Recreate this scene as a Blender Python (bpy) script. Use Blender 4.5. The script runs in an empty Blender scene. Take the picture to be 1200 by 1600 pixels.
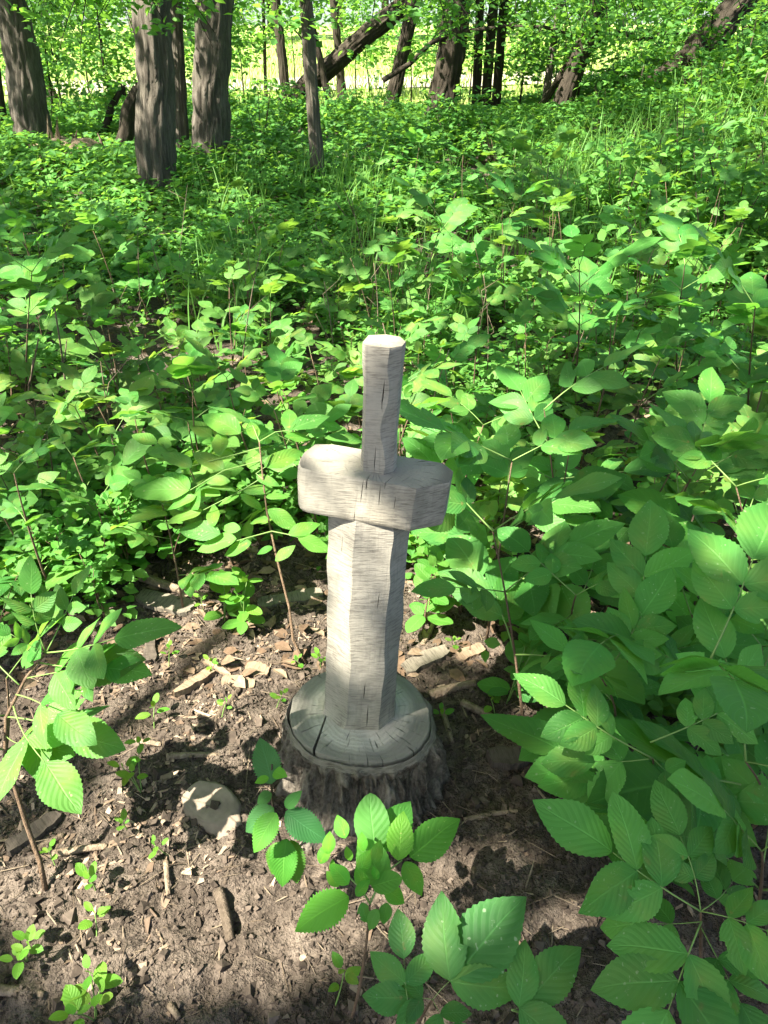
import bpy, bmesh, math, random
import numpy as np
from mathutils import Vector, Matrix

random.seed(7)
rng = np.random.default_rng(7)
S = bpy.context.scene
COL = S.collection
R = math.radians

# ------------------------------------------------------------------ camera, sky, sun, exposure
CAM_H, PITCH, FPX = 1.5, R(31.6), 1121.0
cam_d = bpy.data.cameras.new('camera')
cam = bpy.data.objects.new('camera', cam_d)
COL.objects.link(cam)
cam.location = (0, 0, CAM_H)
cam.rotation_euler = (math.pi / 2 - PITCH, 0, 0)
cam_d.sensor_fit = 'VERTICAL'
cam_d.sensor_height = 36.0
cam_d.lens = 36.0 * FPX / 1600.0
cam_d.clip_start = 0.02
cam_d.clip_end = 600
S.camera = cam

SUN = Vector((-0.62, -0.42, 1.0)).normalized()          # direction towards the sun
sun_el = math.asin(SUN.z)
w = bpy.data.worlds.new('World'); S.world = w; w.use_nodes = True
nt = w.node_tree; bg = nt.nodes['Background']
sky = nt.nodes.new('ShaderNodeTexSky'); sky.sky_type = 'NISHITA'; sky.sun_disc = False
sky.sun_elevation = sun_el; sky.sun_rotation = math.atan2(SUN.x, SUN.y)
sky.air_density = 1.0; sky.dust_density = 2.5; sky.ozone_density = 1.0
nt.links.new(sky.outputs[0], bg.inputs[0]); bg.inputs[1].default_value = 0.06
sl = bpy.data.lights.new('sun', 'SUN'); sl.energy = 5.0; sl.angle = R(0.55); sl.color = (1.0, 0.93, 0.82)
so = bpy.data.objects.new('sun', sl); COL.objects.link(so)
so.rotation_euler = (-SUN).to_track_quat('-Z', 'Y').to_euler(); so.location = (-6, -4, 14)

vs = S.view_settings
vs.view_transform = 'Standard'; vs.look = 'None'; vs.gamma = 1.0; vs.exposure = 2.6
vs.use_curve_mapping = False
try:
    vs.use_white_balance = True; vs.white_balance_temperature = 6600; vs.white_balance_tint = 4
except Exception:
    pass
cy = S.cycles
cy.use_denoising = True; cy.use_adaptive_sampling = True; cy.adaptive_threshold = 0.012
cy.max_bounces = 3; cy.diffuse_bounces = 3; cy.glossy_bounces = 1; cy.transmission_bounces = 3
cy.caustics_reflective = False; cy.caustics_refractive = False
cy.sample_clamp_indirect = 6.0

# ------------------------------------------------------------------ helpers
FWD = Vector((0, math.cos(PITCH), -math.sin(PITCH)))
UPV = Vector((0, math.sin(PITCH), math.cos(PITCH)))
EYE = Vector((0, 0, CAM_H))

def ray(u, v):
    return Vector((1, 0, 0)) * ((u - 600) / FPX) + UPV * (-(v - 800) / FPX) + FWD

def at(u, v, z):                     # the point of height z seen at (u, v) of the photograph
    d = ray(u, v)
    return EYE + d * ((z - CAM_H) / d.z)

def at_y(u, v, y):
    d = ray(u, v)
    return EYE + d * (y / d.y)

def hash3(i, j, k, seed):
    h = (i.astype(np.int64) * 374761393 + j.astype(np.int64) * 668265263 + k.astype(np.int64) * 2147483647 + seed * 1274126177) & 0xffffffff
    h = ((h ^ (h >> 13)) * 1274126177) & 0xffffffff
    h = (h ^ (h >> 16)) & 0xffffffff
    return h / 4294967295.0

def vnoise(x, y, z=0.0, seed=0):
    x, y, z = np.broadcast_arrays(np.asarray(x, float), np.asarray(y, float), np.asarray(z, float))
    xi, yi, zi = np.floor(x), np.floor(y), np.floor(z)
    fx, fy, fz = x - xi, y - yi, z - zi
    fx = fx * fx * (3 - 2 * fx); fy = fy * fy * (3 - 2 * fy); fz = fz * fz * (3 - 2 * fz)
    r = 0
    for a in (0, 1):
        for b in (0, 1):
            for c in (0, 1):
                wgt = (fx if a else 1 - fx) * (fy if b else 1 - fy) * (fz if c else 1 - fz)
                r = r + wgt * hash3(xi + a, yi + b, zi + c, seed)
    return r

def fbm(x, y, z=0.0, seed=0, o=4):
    r, a, t = 0, 0.5, 0
    for i in range(o):
        f = 2.0 ** i
        r = r + a * vnoise(np.asarray(x) * f, np.asarray(y) * f, np.asarray(z) * f, seed + i * 17)
        t += a; a *= 0.5
    return r / t

def smooth(a, b, x):
    t = np.clip((np.asarray(x, float) - a) / (b - a), 0, 1)
    return t * t * (3 - 2 * t)

def link(o, parent=None):
    COL.objects.link(o)
    if parent is not None:
        o.parent = parent
    return o

def tag(o, label, cat, group=None, kind=None):
    o['label'] = label
    if cat: o['category'] = cat
    if group: o['group'] = group
    if kind: o['kind'] = kind
    return o

def mesh_np(name, V, F, mat, uv=None, rnd=None, smooth_sh=False):
    """V (n,3); F list of (m,k) int arrays; uv (n,2) per vertex; rnd (n,) per vertex"""
    me = bpy.data.meshes.new(name)
    V = np.asarray(V, np.float32)
    me.vertices.add(len(V)); me.vertices.foreach_set('co', V.ravel())
    F = [np.asarray(f, np.int32) for f in F if len(f)]
    li = np.concatenate([f.ravel() for f in F])
    tot = np.concatenate([np.full(len(f), f.shape[1], np.int32) for f in F])
    st = np.concatenate([[0], np.cumsum(tot)[:-1]]).astype(np.int32)
    me.loops.add(len(li)); me.loops.foreach_set('vertex_index', li)
    me.polygons.add(len(tot)); me.polygons.foreach_set('loop_start', st)
    me.polygons.foreach_set('loop_total', tot)
    me.polygons.foreach_set('use_smooth', np.full(len(tot), bool(smooth_sh)))
    if uv is not None:
        l = me.uv_layers.new(name='UVMap')
        l.data.foreach_set('uv', np.asarray(uv, np.float32)[li].ravel())
    if rnd is not None:
        a = me.attributes.new('rnd', 'FLOAT', 'POINT')
        a.data.foreach_set('value', np.asarray(rnd, np.float32))
    me.update(calc_edges=True)
    if mat is not None:
        me.materials.append(mat)
    return me

def basis(d, n):
    y = Vector(d).normalized(); n = Vector(n)
    x = y.cross(n)
    if x.length < 1e-4:
        x = y.cross(Vector((1, 0, 0.3)))
    x.normalize(); z = x.cross(y)
    return Matrix((x, y, z)).transposed()

def mat4(p, d, n, s=1.0):
    B = basis(d, n) * s
    M = B.to_4x4(); M.translation = Vector(p)
    return M

def tube(pts, rad, seg=8, caps=True):
    """verts, faces of a swept tube"""
    P = np.asarray([tuple(p) for p in pts], float); n = len(P)
    rad = np.broadcast_to(np.asarray(rad, float), (n,))
    T = np.gradient(P, axis=0); T /= np.linalg.norm(T, axis=1, keepdims=True) + 1e-9
    ref = np.array([1.0, 0, 0]) if abs(T[:, 0]).mean() < 0.8 else np.array([0, 0, 1.0])
    A = np.cross(T, ref); A /= np.linalg.norm(A, axis=1, keepdims=True) + 1e-9
    B = np.cross(T, A)
    th = np.linspace(0, 2 * np.pi, seg, endpoint=False)
    V = P[:, None] + rad[:, None, None] * (np.cos(th)[None, :, None] * A[:, None] + np.sin(th)[None, :, None] * B[:, None])
    V = V.reshape(-1, 3)
    i = np.arange(n - 1)[:, None] * seg; j = np.arange(seg)[None]; k = (j + 1) % seg
    Q = np.stack([i + j, i + k, i + seg + k, i + seg + j], -1).reshape(-1, 4)
    F = [Q]
    if caps:
        F.append(np.arange(seg)[None, ::-1]); F.append((n - 1) * seg + np.arange(seg)[None])
    return V, F

class Batch:
    def __init__(s): s.V = []; s.F = {}; s.n = 0; s.r = []
    def add(s, V, F, rnd=0.0):
        V = np.asarray(V)
        for f in F:
            f = np.asarray(f)
            s.F.setdefault(f.shape[1], []).append(f + s.n)
        s.V.append(V); s.n += len(V); s.r.append(np.full(len(V), rnd))
    def mesh(s, name, mat, sm=False):
        return mesh_np(name, np.concatenate(s.V), [np.concatenate(f) for f in s.F.values()], mat, rnd=np.concatenate(s.r), smooth_sh=sm)

# ------------------------------------------------------------------ materials
class NT:
    def __init__(s, name):
        s.m = bpy.data.materials.new(name); s.m.use_nodes = True
        s.t = s.m.node_tree; s.t.nodes.clear()
        s.out = s.n('ShaderNodeOutputMaterial')
    def n(s, typ, **kw):
        nd = s.t.nodes.new(typ)
        for k, v in kw.items(): setattr(nd, k, v)
        return nd
    def l(s, a, b): s.t.links.new(a, b)
    def val(s, sock, v):
        if hasattr(v, 'is_linked') or isinstance(v, bpy.types.NodeSocket): s.l(v, sock)
        else: sock.default_value = v
    def math(s, op, a, b=0.0, c=None, clamp=False):
        nd = s.n('ShaderNodeMath', operation=op); nd.use_clamp = clamp
        s.val(nd.inputs[0], a); s.val(nd.inputs[1], b)
        if c is not None: s.val(nd.inputs[2], c)
        return nd.outputs[0]
    def noise(s, vec, scale, detail=3, rough=0.55, dist=0.0):
        nd = s.n('ShaderNodeTexNoise'); nd.inputs['Scale'].default_value = scale
        nd.inputs['Detail'].default_value = detail; nd.inputs['Roughness'].default_value = rough
        nd.inputs['Distortion'].default_value = dist
        if vec is not None: s.l(vec, nd.inputs['Vector'])
        return nd.outputs[0]
    def mapping(s, vec, scale=(1, 1, 1), loc=(0, 0, 0)):
        nd = s.n('ShaderNodeMapping'); nd.inputs['Scale'].default_value = scale; nd.inputs['Location'].default_value = loc
        s.l(vec, nd.inputs['Vector']); return nd.outputs[0]
    def ramp(s, fac, stops):
        nd = s.n('ShaderNodeValToRGB'); cr = nd.color_ramp
        while len(cr.elements) < len(stops): cr.elements.new(0.5)
        for e, (p, c) in zip(cr.elements, stops):
            e.position = p; e.color = (*c, 1) if len(c) == 3 else c
        s.val(nd.inputs[0], fac); return nd.outputs[0]
    def rng(s, v, a, b, c=0.0, d=1.0):
        nd = s.n('ShaderNodeMapRange'); s.val(nd.inputs[0], v)
        for i, x in enumerate((a, b, c, d)): nd.inputs[i + 1].default_value = x
        return nd.outputs[0]
    def mix(s, fac, a, b, typ='MIX'):
        nd = s.n('ShaderNodeMix', data_type='RGBA', blend_type=typ)
        s.val(nd.inputs[0], fac)
        for sock, v in ((nd.inputs[6], a), (nd.inputs[7], b)):
            if isinstance(v, tuple): sock.default_value = (*v, 1) if len(v) == 3 else v
            else: s.l(v, sock)
        return nd.outputs[2]
    def bump(s, h, strength=0.5, dist=0.01, nrm=None):
        nd = s.n('ShaderNodeBump'); nd.inputs['Strength'].default_value = strength; nd.inputs['Distance'].default_value = dist
        s.l(h, nd.inputs['Height'])
        if nrm is not None: s.l(nrm, nd.inputs['Normal'])
        return nd.outputs[0]
    def pbsdf(s, col, rough=0.8, spec=0.3, nrm=None):
        p = s.n('ShaderNodeBsdfPrincipled')
        if isinstance(col, tuple): p.inputs['Base Color'].default_value = (*col, 1)
        else: s.l(col, p.inputs['Base Color'])
        s.val(p.inputs['Roughness'], rough); p.inputs['Specular IOR Level'].default_value = spec
        if nrm is not None: s.l(nrm, p.inputs['Normal'])
        return p
    def done(s, sh):
        s.l(sh, s.out.inputs[0]); return s.m

def leaf_material(name, c_dark, c_light, t_col, transl=0.38, rough=0.55, veins=True, nveins=9.0, marks=True):
    t = NT(name)
    info = t.n('ShaderNodeObjectInfo')
    at_ = t.n('ShaderNodeAttribute', attribute_name='rnd')
    rnd = t.math('FRACT', t.math('ADD', info.outputs['Random'], at_.outputs['Fac']))
    col = t.mix(rnd, c_dark, c_light)
    tc = t.n('ShaderNodeTexCoord')
    n1 = t.noise(tc.outputs['Object'], 5.0, 2)
    col = t.mix(t.rng(n1, 0.3, 0.75, 0.0, 0.35), col, c_light)
    nrm = None
    if veins:
        uv = t.n('ShaderNodeSeparateXYZ'); t.l(tc.outputs['UV'], uv.inputs[0])
        side = t.math('ABSOLUTE', t.math('SUBTRACT', uv.outputs[0], 0.5))
        mid = t.rng(side, 0.006, 0.03, 1.0, 0.0)
        ph = t.math('SUBTRACT', t.math('MULTIPLY', uv.outputs[1], nveins), t.math('MULTIPLY', side, nveins * 0.62))
        tri = t.math('ABSOLUTE', t.math('SUBTRACT', t.math('FRACT', ph), 0.5))
        ven = t.rng(tri, 0.0, 0.09, 1.0, 0.0)
        lines = t.math('MAXIMUM', mid, t.math('MULTIPLY', ven, 0.45))
        col = t.mix(t.math('MULTIPLY', lines, 0.34), col, tuple(min(1, c * 1.9 + 0.03) for c in c_light))
        h = t.math('ADD', t.math('MULTIPLY', t.rng(tri, 0.0, 0.5), 0.8), t.math('MULTIPLY', n1, 0.5))
        h = t.math('SUBTRACT', h, mid)
        nrm = t.bump(h, 0.5, 0.0014)
        if marks:
            sc = t.noise(tc.outputs['Object'], 9.0, 1, 0.5, 1.5)
            line = t.rng(t.math('ABSOLUTE', t.math('SUBTRACT', sc, 0.5)), 0.008, 0.018, 1.0, 0.0)
            mk = t.noise(tc.outputs['Object'], 3.1, 1)
            add = t.n('ShaderNodeVectorMath', operation='ADD')
            t.l(tc.outputs['Object'], add.inputs[0]); t.l(info.outputs['Random'], add.inputs[1])
            on = t.math('MULTIPLY', t.math('GREATER_THAN', mk, 0.60), t.math('GREATER_THAN', t.math('FRACT', t.math('MULTIPLY', rnd, 7.3)), 0.45))
            spot = t.math('GREATER_THAN', t.noise(add.outputs[0], 21.0, 0), 0.80)
            m = t.math('MAXIMUM', t.math('MULTIPLY', line, on), spot)
            col = t.mix(t.math('MULTIPLY', m, 0.6), col, (0.36, 0.42, 0.24))
            br = t.noise(add.outputs[0], 2.6, 3, .6)
            col = t.mix(t.rng(br, .66, .72, 0, .8), col, (0.17, 0.13, 0.045))
            yl = t.noise(add.outputs[0], 1.3, 2)
            col = t.mix(t.rng(yl, .55, .75, 0, .5), col, (0.15, 0.22, 0.045))
    tint = t.mix(1.0, col, info.outputs['Color'], 'MULTIPLY')
    p = t.pbsdf(tint, rough, 0.22, nrm)
    tr = t.n('ShaderNodeBsdfTranslucent')
    tcol = t.mix(1.0, t.mix(rnd, t_col, tuple(c * 1.25 for c in t_col)), info.outputs['Color'], 'MULTIPLY')
    t.l(tcol, tr.inputs[0])
    mx = t.n('ShaderNodeMixShader'); mx.inputs[0].default_value = transl
    t.l(p.outputs[0], mx.inputs[1]); t.l(tr.outputs[0], mx.inputs[2])
    return t.done(mx.outputs[0])

M_ASH = leaf_material('ash_leaf', (0.036, 0.132, 0.028), (0.082, 0.222, 0.046), (0.20, 0.44, 0.05))
M_ROUND = leaf_material('round_leaf', (0.038, 0.132, 0.025), (0.092, 0.230, 0.041), (0.24, 0.46, 0.05), nveins=7, marks=False)
M_ELM = leaf_material('elm_leaf', (0.035, 0.120, 0.030), (0.055, 0.160, 0.040), (0.14, 0.34, 0.04), nveins=13, marks=False)
M_COVER = leaf_material('cover_leaf', (0.035, 0.125, 0.024), (0.098, 0.232, 0.043), (0.24, 0.46, 0.05), veins=False)
M_CROWN = leaf_material('crown_leaf', (0.040, 0.125, 0.026), (0.100, 0.225, 0.044), (0.23, 0.46, 0.05), transl=0.42, veins=False)
M_GRASS = leaf_material('grass_blade', (0.070, 0.180, 0.035), (0.130, 0.260, 0.055), (0.26, 0.44, 0.07), transl=0.35, veins=False)

def bark_material(name, c1, c2, c3, scale=14.0, rough=0.95, moss=0.0):
    t = NT(name)
    tc = t.n('ShaderNodeTexCoord'); o = tc.outputs['Object']
    at_ = t.n('ShaderNodeAttribute', attribute_name='rnd')
    m1 = t.mapping(o, (1, 1, 0.09))
    n1 = t.noise(m1, scale, 6, 0.65, 0.6)
    n2 = t.noise(o, scale * 4, 4, 0.6)
    n3 = t.noise(o, 2.2, 3)
    col = t.ramp(n1, [(0.30, c1), (0.52, c2), (0.75, c3)])
    col = t.mix(t.rng(n2, 0.35, 0.7, 0, 0.45), col, c3)
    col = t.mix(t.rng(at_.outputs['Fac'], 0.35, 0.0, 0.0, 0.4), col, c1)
    if moss:
        col = t.mix(t.rng(n3, 0.5, 0.7, 0, moss), col, (0.07, 0.10, 0.035))
    h = t.math('ADD', n1, t.math('MULTIPLY', n2, 0.4))
    return t.done(t.pbsdf(col, rough, 0.15, t.bump(h, 0.9, 0.015)).outputs[0])

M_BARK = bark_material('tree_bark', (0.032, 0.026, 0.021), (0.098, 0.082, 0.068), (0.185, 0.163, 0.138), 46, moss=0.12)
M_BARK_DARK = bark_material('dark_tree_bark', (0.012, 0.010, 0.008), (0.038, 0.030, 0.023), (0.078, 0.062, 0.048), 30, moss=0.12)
M_STUMPBARK = bark_material('stump_bark', (0.014, 0.011, 0.009), (0.085, 0.070, 0.057), (0.24, 0.21, 0.178), 30)
M_STICK = bark_material('stick_bark', (0.09, 0.062, 0.042), (0.19, 0.14, 0.10), (0.34, 0.27, 0.20), 40)
M_STICKDARK = bark_material('dark_stick_bark', (0.035, 0.026, 0.019), (0.09, 0.068, 0.05), (0.17, 0.13, 0.10), 40)
M_TWIG = bark_material('twig_bark', (0.10, 0.062, 0.040), (0.17, 0.115, 0.075), (0.26, 0.19, 0.13), 60)

def green_stem():
    t = NT('green_stem')
    tc = t.n('ShaderNodeTexCoord')
    n = t.noise(tc.outputs['Object'], 12, 2)
    col = t.mix(n, (0.11, 0.20, 0.045), (0.16, 0.24, 0.07))
    return t.done(t.pbsdf(col, 0.5, 0.3).outputs[0])
M_GSTEM = green_stem()

def wood_material(name, along='Z', base=(0.330, 0.303, 0.258), dark=(0.145, 0.130, 0.112), warm=(0.42, 0.345, 0.26)):
    t = NT(name)
    tc = t.n('ShaderNodeTexCoord'); o = tc.outputs['Object']
    sx = {'Z': (38, 38, 330), 'X': (330, 38, 38)}[along]          # fine saw lines across the length
    sv = {'Z': (120, 120, 5), 'X': (5, 120, 120)}[along]      # fibres along the length
    rt = t.n('ShaderNodeMapping'); rt.inputs['Rotation'].default_value = (0.0, 0.10, 0.0); t.l(o, rt.inputs['Vector'])
    saw = t.noise(t.mapping(rt.outputs[0], sx), 1.0, 3, 0.6, 0.25)
    saw2 = t.noise(t.mapping(o, tuple(c * 0.3 for c in sx)), 1.0, 4, 0.6, 0.4)
    fib = t.noise(t.mapping(o, sv), 1.0, 3, 0.6)
    blotch = t.noise(o, 9, 4, 0.6, 0.5)
    big = t.noise(o, 3.5, 2)
    col = t.mix(t.rng(blotch, 0.35, 0.7), base, tuple(c * 0.74 for c in base))
    col = t.mix(t.rng(big, 0.55, 0.75, 0, 0.45), col, warm)
    col = t.mix(t.math('MULTIPLY', t.rng(saw, 0.47, 0.64), t.rng(blotch, 0.32, 0.60, 0.22, 1.0)), col, dark)
    col = t.mix(t.rng(saw2, 0.62, 0.78, 0, 0.16), col, dark)
    col = t.mix(t.rng(fib, 0.60, 0.78, 0, 0.5), col, tuple(c * 0.6 for c in dark))
    stain = t.noise(t.mapping(o, (1, 1, .45) if along == 'Z' else (.45, 1, 1)), 16, 5, .65, .8)
    col = t.mix(t.rng(stain, .50, .72, 0, .55), col, tuple(c * .42 for c in base))
    col = t.mix(t.rng(stain, .45, .28, 0, .35), col, tuple(min(1, c * 1.25) for c in base))
    h = t.math('ADD', t.math('MULTIPLY', saw, -0.7), t.math('ADD', t.math('MULTIPLY', saw2, -0.15), t.math('MULTIPLY', fib, -0.5)))
    return t.done(t.pbsdf(col, 0.85, 0.15, t.bump(h, 0.5, 0.003)).outputs[0])

def endgrain_material(name, base, dark, ring_scale=170, radial=70, ringmix=0.16):
    t = NT(name)
    tc = t.n('ShaderNodeTexCoord'); o = tc.outputs['Object']
    sep = t.n('ShaderNodeSeparateXYZ'); t.l(o, sep.inputs[0])
    x, y = sep.outputs[0], sep.outputs[1]
    nz = t.noise(o, 9, 3)
    r = t.math('SQRT', t.math('ADD', t.math('MULTIPLY', x, x), t.math('MULTIPLY', y, y)))
    r2 = t.math('ADD', r, t.math('MULTIPLY', nz, 0.05))
    ring = t.math('SINE', t.math('MULTIPLY', r2, ring_scale * 3.2))
    th = t.math('ARCTAN2', y, x)
    cmb = t.n('ShaderNodeCombineXYZ'); t.l(t.math('MULTIPLY', th, radial / 6.28), cmb.inputs[0]); t.l(t.math('MULTIPLY', r, 9.0), cmb.inputs[1])
    rad = t.noise(cmb.outputs[0], 1.6, 3, 0.6)
    fine = t.noise(o, 240, 2)
    zone = t.noise(o, 6, 3, 0.6, 0.4)
    edge = t.rng(t.math('ADD', r, t.math('MULTIPLY', nz, 0.03)), 0.125, 0.150)
    col = t.mix(t.rng(zone, 0.3, 0.7), base, tuple(c * 0.66 for c in base))
    col = t.mix(t.math('MULTIPLY', edge, 0.75), col, dark)
    col = t.mix(t.rng(ring, 0.1, 1.0, 0, ringmix), col, dark)
    col = t.mix(t.rng(rad, 0.62, 0.70, 0, 0.85), col, tuple(c * 0.35 for c in dark))
    col = t.mix(t.rng(fine, 0.55, 0.8, 0, 0.3), col, dark)
    h = t.math('ADD', t.math('MULTIPLY', t.rng(rad, 0.60, 0.72), -1.0), t.math('ADD', t.math('MULTIPLY', fine, 0.35), t.math('MULTIPLY', ring, 0.6 * ringmix)))
    return t.done(t.pbsdf(col, 0.9, 0.12, t.bump(h, 0.6, 0.004)).outputs[0])

M_BLADE = wood_material('carved_wood_upright', 'Z')
M_GUARD = wood_material('carved_wood_guard', 'Z', (0.33, 0.302, 0.252), (0.14, 0.126, 0.108))
M_TOPGRAIN = endgrain_material('guard_end_grain', (0.27, 0.245, 0.205), (0.09, 0.08, 0.07), 170, 90, 0.03)
M_HANDTOP = endgrain_material('handle_end_grain', (0.33, 0.285, 0.225), (0.20, 0.168, 0.135), 120, 30)
M_CUT = endgrain_material('stump_cut_wood', (0.42, 0.388, 0.335), (0.12, 0.110, 0.096))
M_BARKCUT = wood_material('bark_cut_edge', 'Z', (0.20, 0.178, 0.15), (0.07, 0.06, 0.05), (0.20, 0.165, 0.13))

def soil_material():
    t = NT('forest_soil')
    tc = t.n('ShaderNodeTexCoord'); o = tc.outputs['Object']
    n1 = t.noise(o, 1.7, 4); n2 = t.noise(o, 38, 5, 0.65); n3 = t.noise(o, 160, 3, 0.6); n4 = t.noise(o, 7, 4, 0.6)
    col = t.mix(t.rng(n2, 0.3, 0.7), (0.030, 0.023, 0.018), (0.135, 0.106, 0.086))
    col = t.mix(t.rng(n4, 0.45, 0.75, 0, 0.6), col, (0.215, 0.170, 0.140))
    col = t.mix(t.rng(n3, 0.55, 0.75, 0, 0.5), col, (0.22, 0.165, 0.125))
    damp = t.noise(o, 3.1, 5, 0.62, 0.6); crk = t.noise(o, 16, 4, 0.6, 1.2)
    col = t.mix(t.rng(damp, 0.46, 0.62, 0, 0.55), col, (0.030, 0.022, 0.017))
    col = t.mix(t.rng(t.math('ABSOLUTE', t.math('SUBTRACT', crk, 0.5)), 0.020, 0.006, 0, 0.7), col, (0.016, 0.012, 0.010))
    sep = t.n('ShaderNodeSeparateXYZ'); t.l(o, sep.inputs[0])
    far = t.rng(t.math('ADD', sep.outputs[1], t.math('MULTIPLY', n1, 4.0)), 19.0, 22.0)
    g = t.mix(t.noise(o, 0.5, 4), (0.19, 0.30, 0.07), (0.34, 0.38, 0.13))
    col = t.mix(far, col, g)
    h = t.math('ADD', n2, t.math('MULTIPLY', n3, 0.5))
    return t.done(t.pbsdf(col, 0.95, 0.12, t.bump(h, 1.0, 0.02)).outputs[0])
M_SOIL = soil_material()

def varied(name, stops, rough=0.9, scale=60, transl=0.0):
    t = NT(name)
    info = t.n('ShaderNodeObjectInfo'); a = t.n('ShaderNodeAttribute', attribute_name='rnd')
    rnd = t.math('FRACT', t.math('ADD', info.outputs['Random'], a.outputs['Fac']))
    col = t.ramp(rnd, stops)
    tc = t.n('ShaderNodeTexCoord'); n = t.noise(tc.outputs['Object'], scale, 4, 0.6)
    col = t.mix(t.rng(n, 0.35, 0.7, 0.45, 0.0), col, tuple(c * 0.35 for c in stops[0][1]))
    return t.done(t.pbsdf(col, rough, 0.2, t.bump(n, 0.5, 0.004)).outputs[0])
M_CHIP = varied('wood_chips', [(0.0, (0.10, 0.068, 0.048)), (0.45, (0.20, 0.142, 0.102)), (0.8, (0.33, 0.25, 0.185)), (1.0, (0.16, 0.105, 0.07))])
M_CLOD = varied('soil_clods', [(0.0, (0.035, 0.026, 0.020)), (0.6, (0.08, 0.060, 0.047)), (1.0, (0.13, 0.10, 0.08))], 0.95)
M_STRAW = varied('dry_straw', [(0.0, (0.07, 0.05, 0.036)), (0.5, (0.14, 0.105, 0.072)), (1.0, (0.25, 0.195, 0.14))])
M_DEAD = varied('dead_leaves', [(0.0, (0.07, 0.044, 0.028)), (0.5, (0.155, 0.10, 0.065)), (1.0, (0.29, 0.21, 0.15))])
M_SLABGREY = wood_material('grey_slab', 'X', (0.165, 0.142, 0.112), (0.06, 0.05, 0.04), (0.16, 0.125, 0.085))
M_SLABTAN = wood_material('tan_slab', 'X', (0.22, 0.158, 0.110), (0.09, 0.062, 0.042), (0.24, 0.165, 0.105))
M_SLABDARK = wood_material('dark_slab', 'X', (0.085, 0.068, 0.055), (0.035, 0.028, 0.023), (0.10, 0.08, 0.06))
M_STONE = varied('field_stone', [(0.0, (0.20, 0.160, 0.125)), (1.0, (0.21, 0.168, 0.132))], 0.95, 34)
M_PATH = varied('pale_path', [(0.0, (0.33, 0.29, 0.23)), (1.0, (0.33, 0.29, 0.23))], 0.95, 3)

# ------------------------------------------------------------------ terrain
def terrain(x, y):
    x = np.asarray(x, float); y = np.asarray(y, float)
    z = 0.62 * smooth(4.5, 15, y) + 0.075 * np.clip(y - 20, 0, 60)
    z = z + 1.15 * smooth(1.6, 6.5, x) * smooth(3.5, 9.5, y) * (1 - 0.9 * smooth(14, 24, y))
    z = z + 0.16 * (fbm(x * 0.45, y * 0.45, 0, 3, 3) - 0.5) * smooth(2.2, 5, np.hypot(x, y))
    return z

def micro(x, y):
    """small relief of the bare soil, metres"""
    d = 0.030 * (fbm(x * 3.2, y * 3.2, 0, 11, 3) - 0.5)
    c = fbm(x * 22, y * 22, 0, 23, 4)
    d = d + 0.030 * (c - 0.5) + 0.022 * np.clip(vnoise(x * 48, y * 48, 0, 31) - 0.55, 0, 1) - 0.012 * np.clip(1 - np.abs(2 * fbm(x * 7, y * 7, 0, 37, 3) - 1) * 9, 0, 1)
    return d * smooth(6.0, 2.6, np.hypot(x, y))

def gz(x, y):
    return float(terrain(x, y) + micro(x, y))

_TS = np.concatenate([np.arange(.5, 6, .004), np.arange(6, 90, .02)])
def ground(u, v):                     # where the sight line of (u, v) meets the ground
    d = ray(u, v)
    X, Y, Z = d.x * _TS, d.y * _TS, CAM_H + d.z * _TS
    k = np.argmax(Z <= terrain(X, Y))
    return Vector((X[k], Y[k], gz(X[k], Y[k])))

def axis_coords(lo, hi, a, b, step, grow=1.13):
    c = list(np.arange(a, b, step)); s = step
    while c[-1] < hi: s *= grow; c.append(c[-1] + s)
    s = step; pre = [a]
    while pre[-1] > lo: s *= grow; pre.append(pre[-1] - s)
    return np.array(sorted(pre[1:]) + c)

def build_ground():
    xs = axis_coords(-140, 140, -1.5, 1.1, 0.012, 1.10); ys = axis_coords(-12, 170, 0.3, 2.5, 0.012, 1.06)
    X, Y = np.meshgrid(xs, ys)
    Z = terrain(X, Y) + micro(X, Y)
    V = np.stack([X, Y, Z], -1).reshape(-1, 3)
    nx, ny = len(xs), len(ys)
    i = (np.arange(ny - 1)[:, None] * nx + np.arange(nx - 1)[None]).reshape(-1)
    F = np.stack([i, i + 1, i + 1 + nx, i + nx], -1)
    o = link(bpy.data.objects.new('ground', mesh_np('ground', V, [F], M_SOIL, smooth_sh=True)))
    tag(o, 'dark forest soil rising to a bright meadow beyond the trees', None, kind='structure')
build_ground()

def build_path():
    xs = np.linspace(-30, 60, 90); ys = np.linspace(-1.4, 1.4, 5)
    X, T = np.meshgrid(xs, ys)
    Y = 27.0 + T * 1.3 + 0.05 * X + 0.8 * np.sin(X * 0.12)
    Z = terrain(X, Y) + 0.03
    V = np.stack([X, Y, Z], -1).reshape(-1, 3); nx = len(xs)
    i = (np.arange(4)[:, None] * nx + np.arange(nx - 1)[None]).reshape(-1)
    o = link(bpy.data.objects.new('path', mesh_np('path', V, [np.stack([i, i + 1, i + 1 + nx, i + nx], -1)], M_PATH)))
    tag(o, 'pale sunlit path crossing the meadow behind the trees', None, kind='structure')
build_path()

# ------------------------------------------------------------------ carved sword on its stump
STUMP_C = at(562, 1108, 0.20); STUMP_C.z = 0.0
ST_TOP = 0.20

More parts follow.
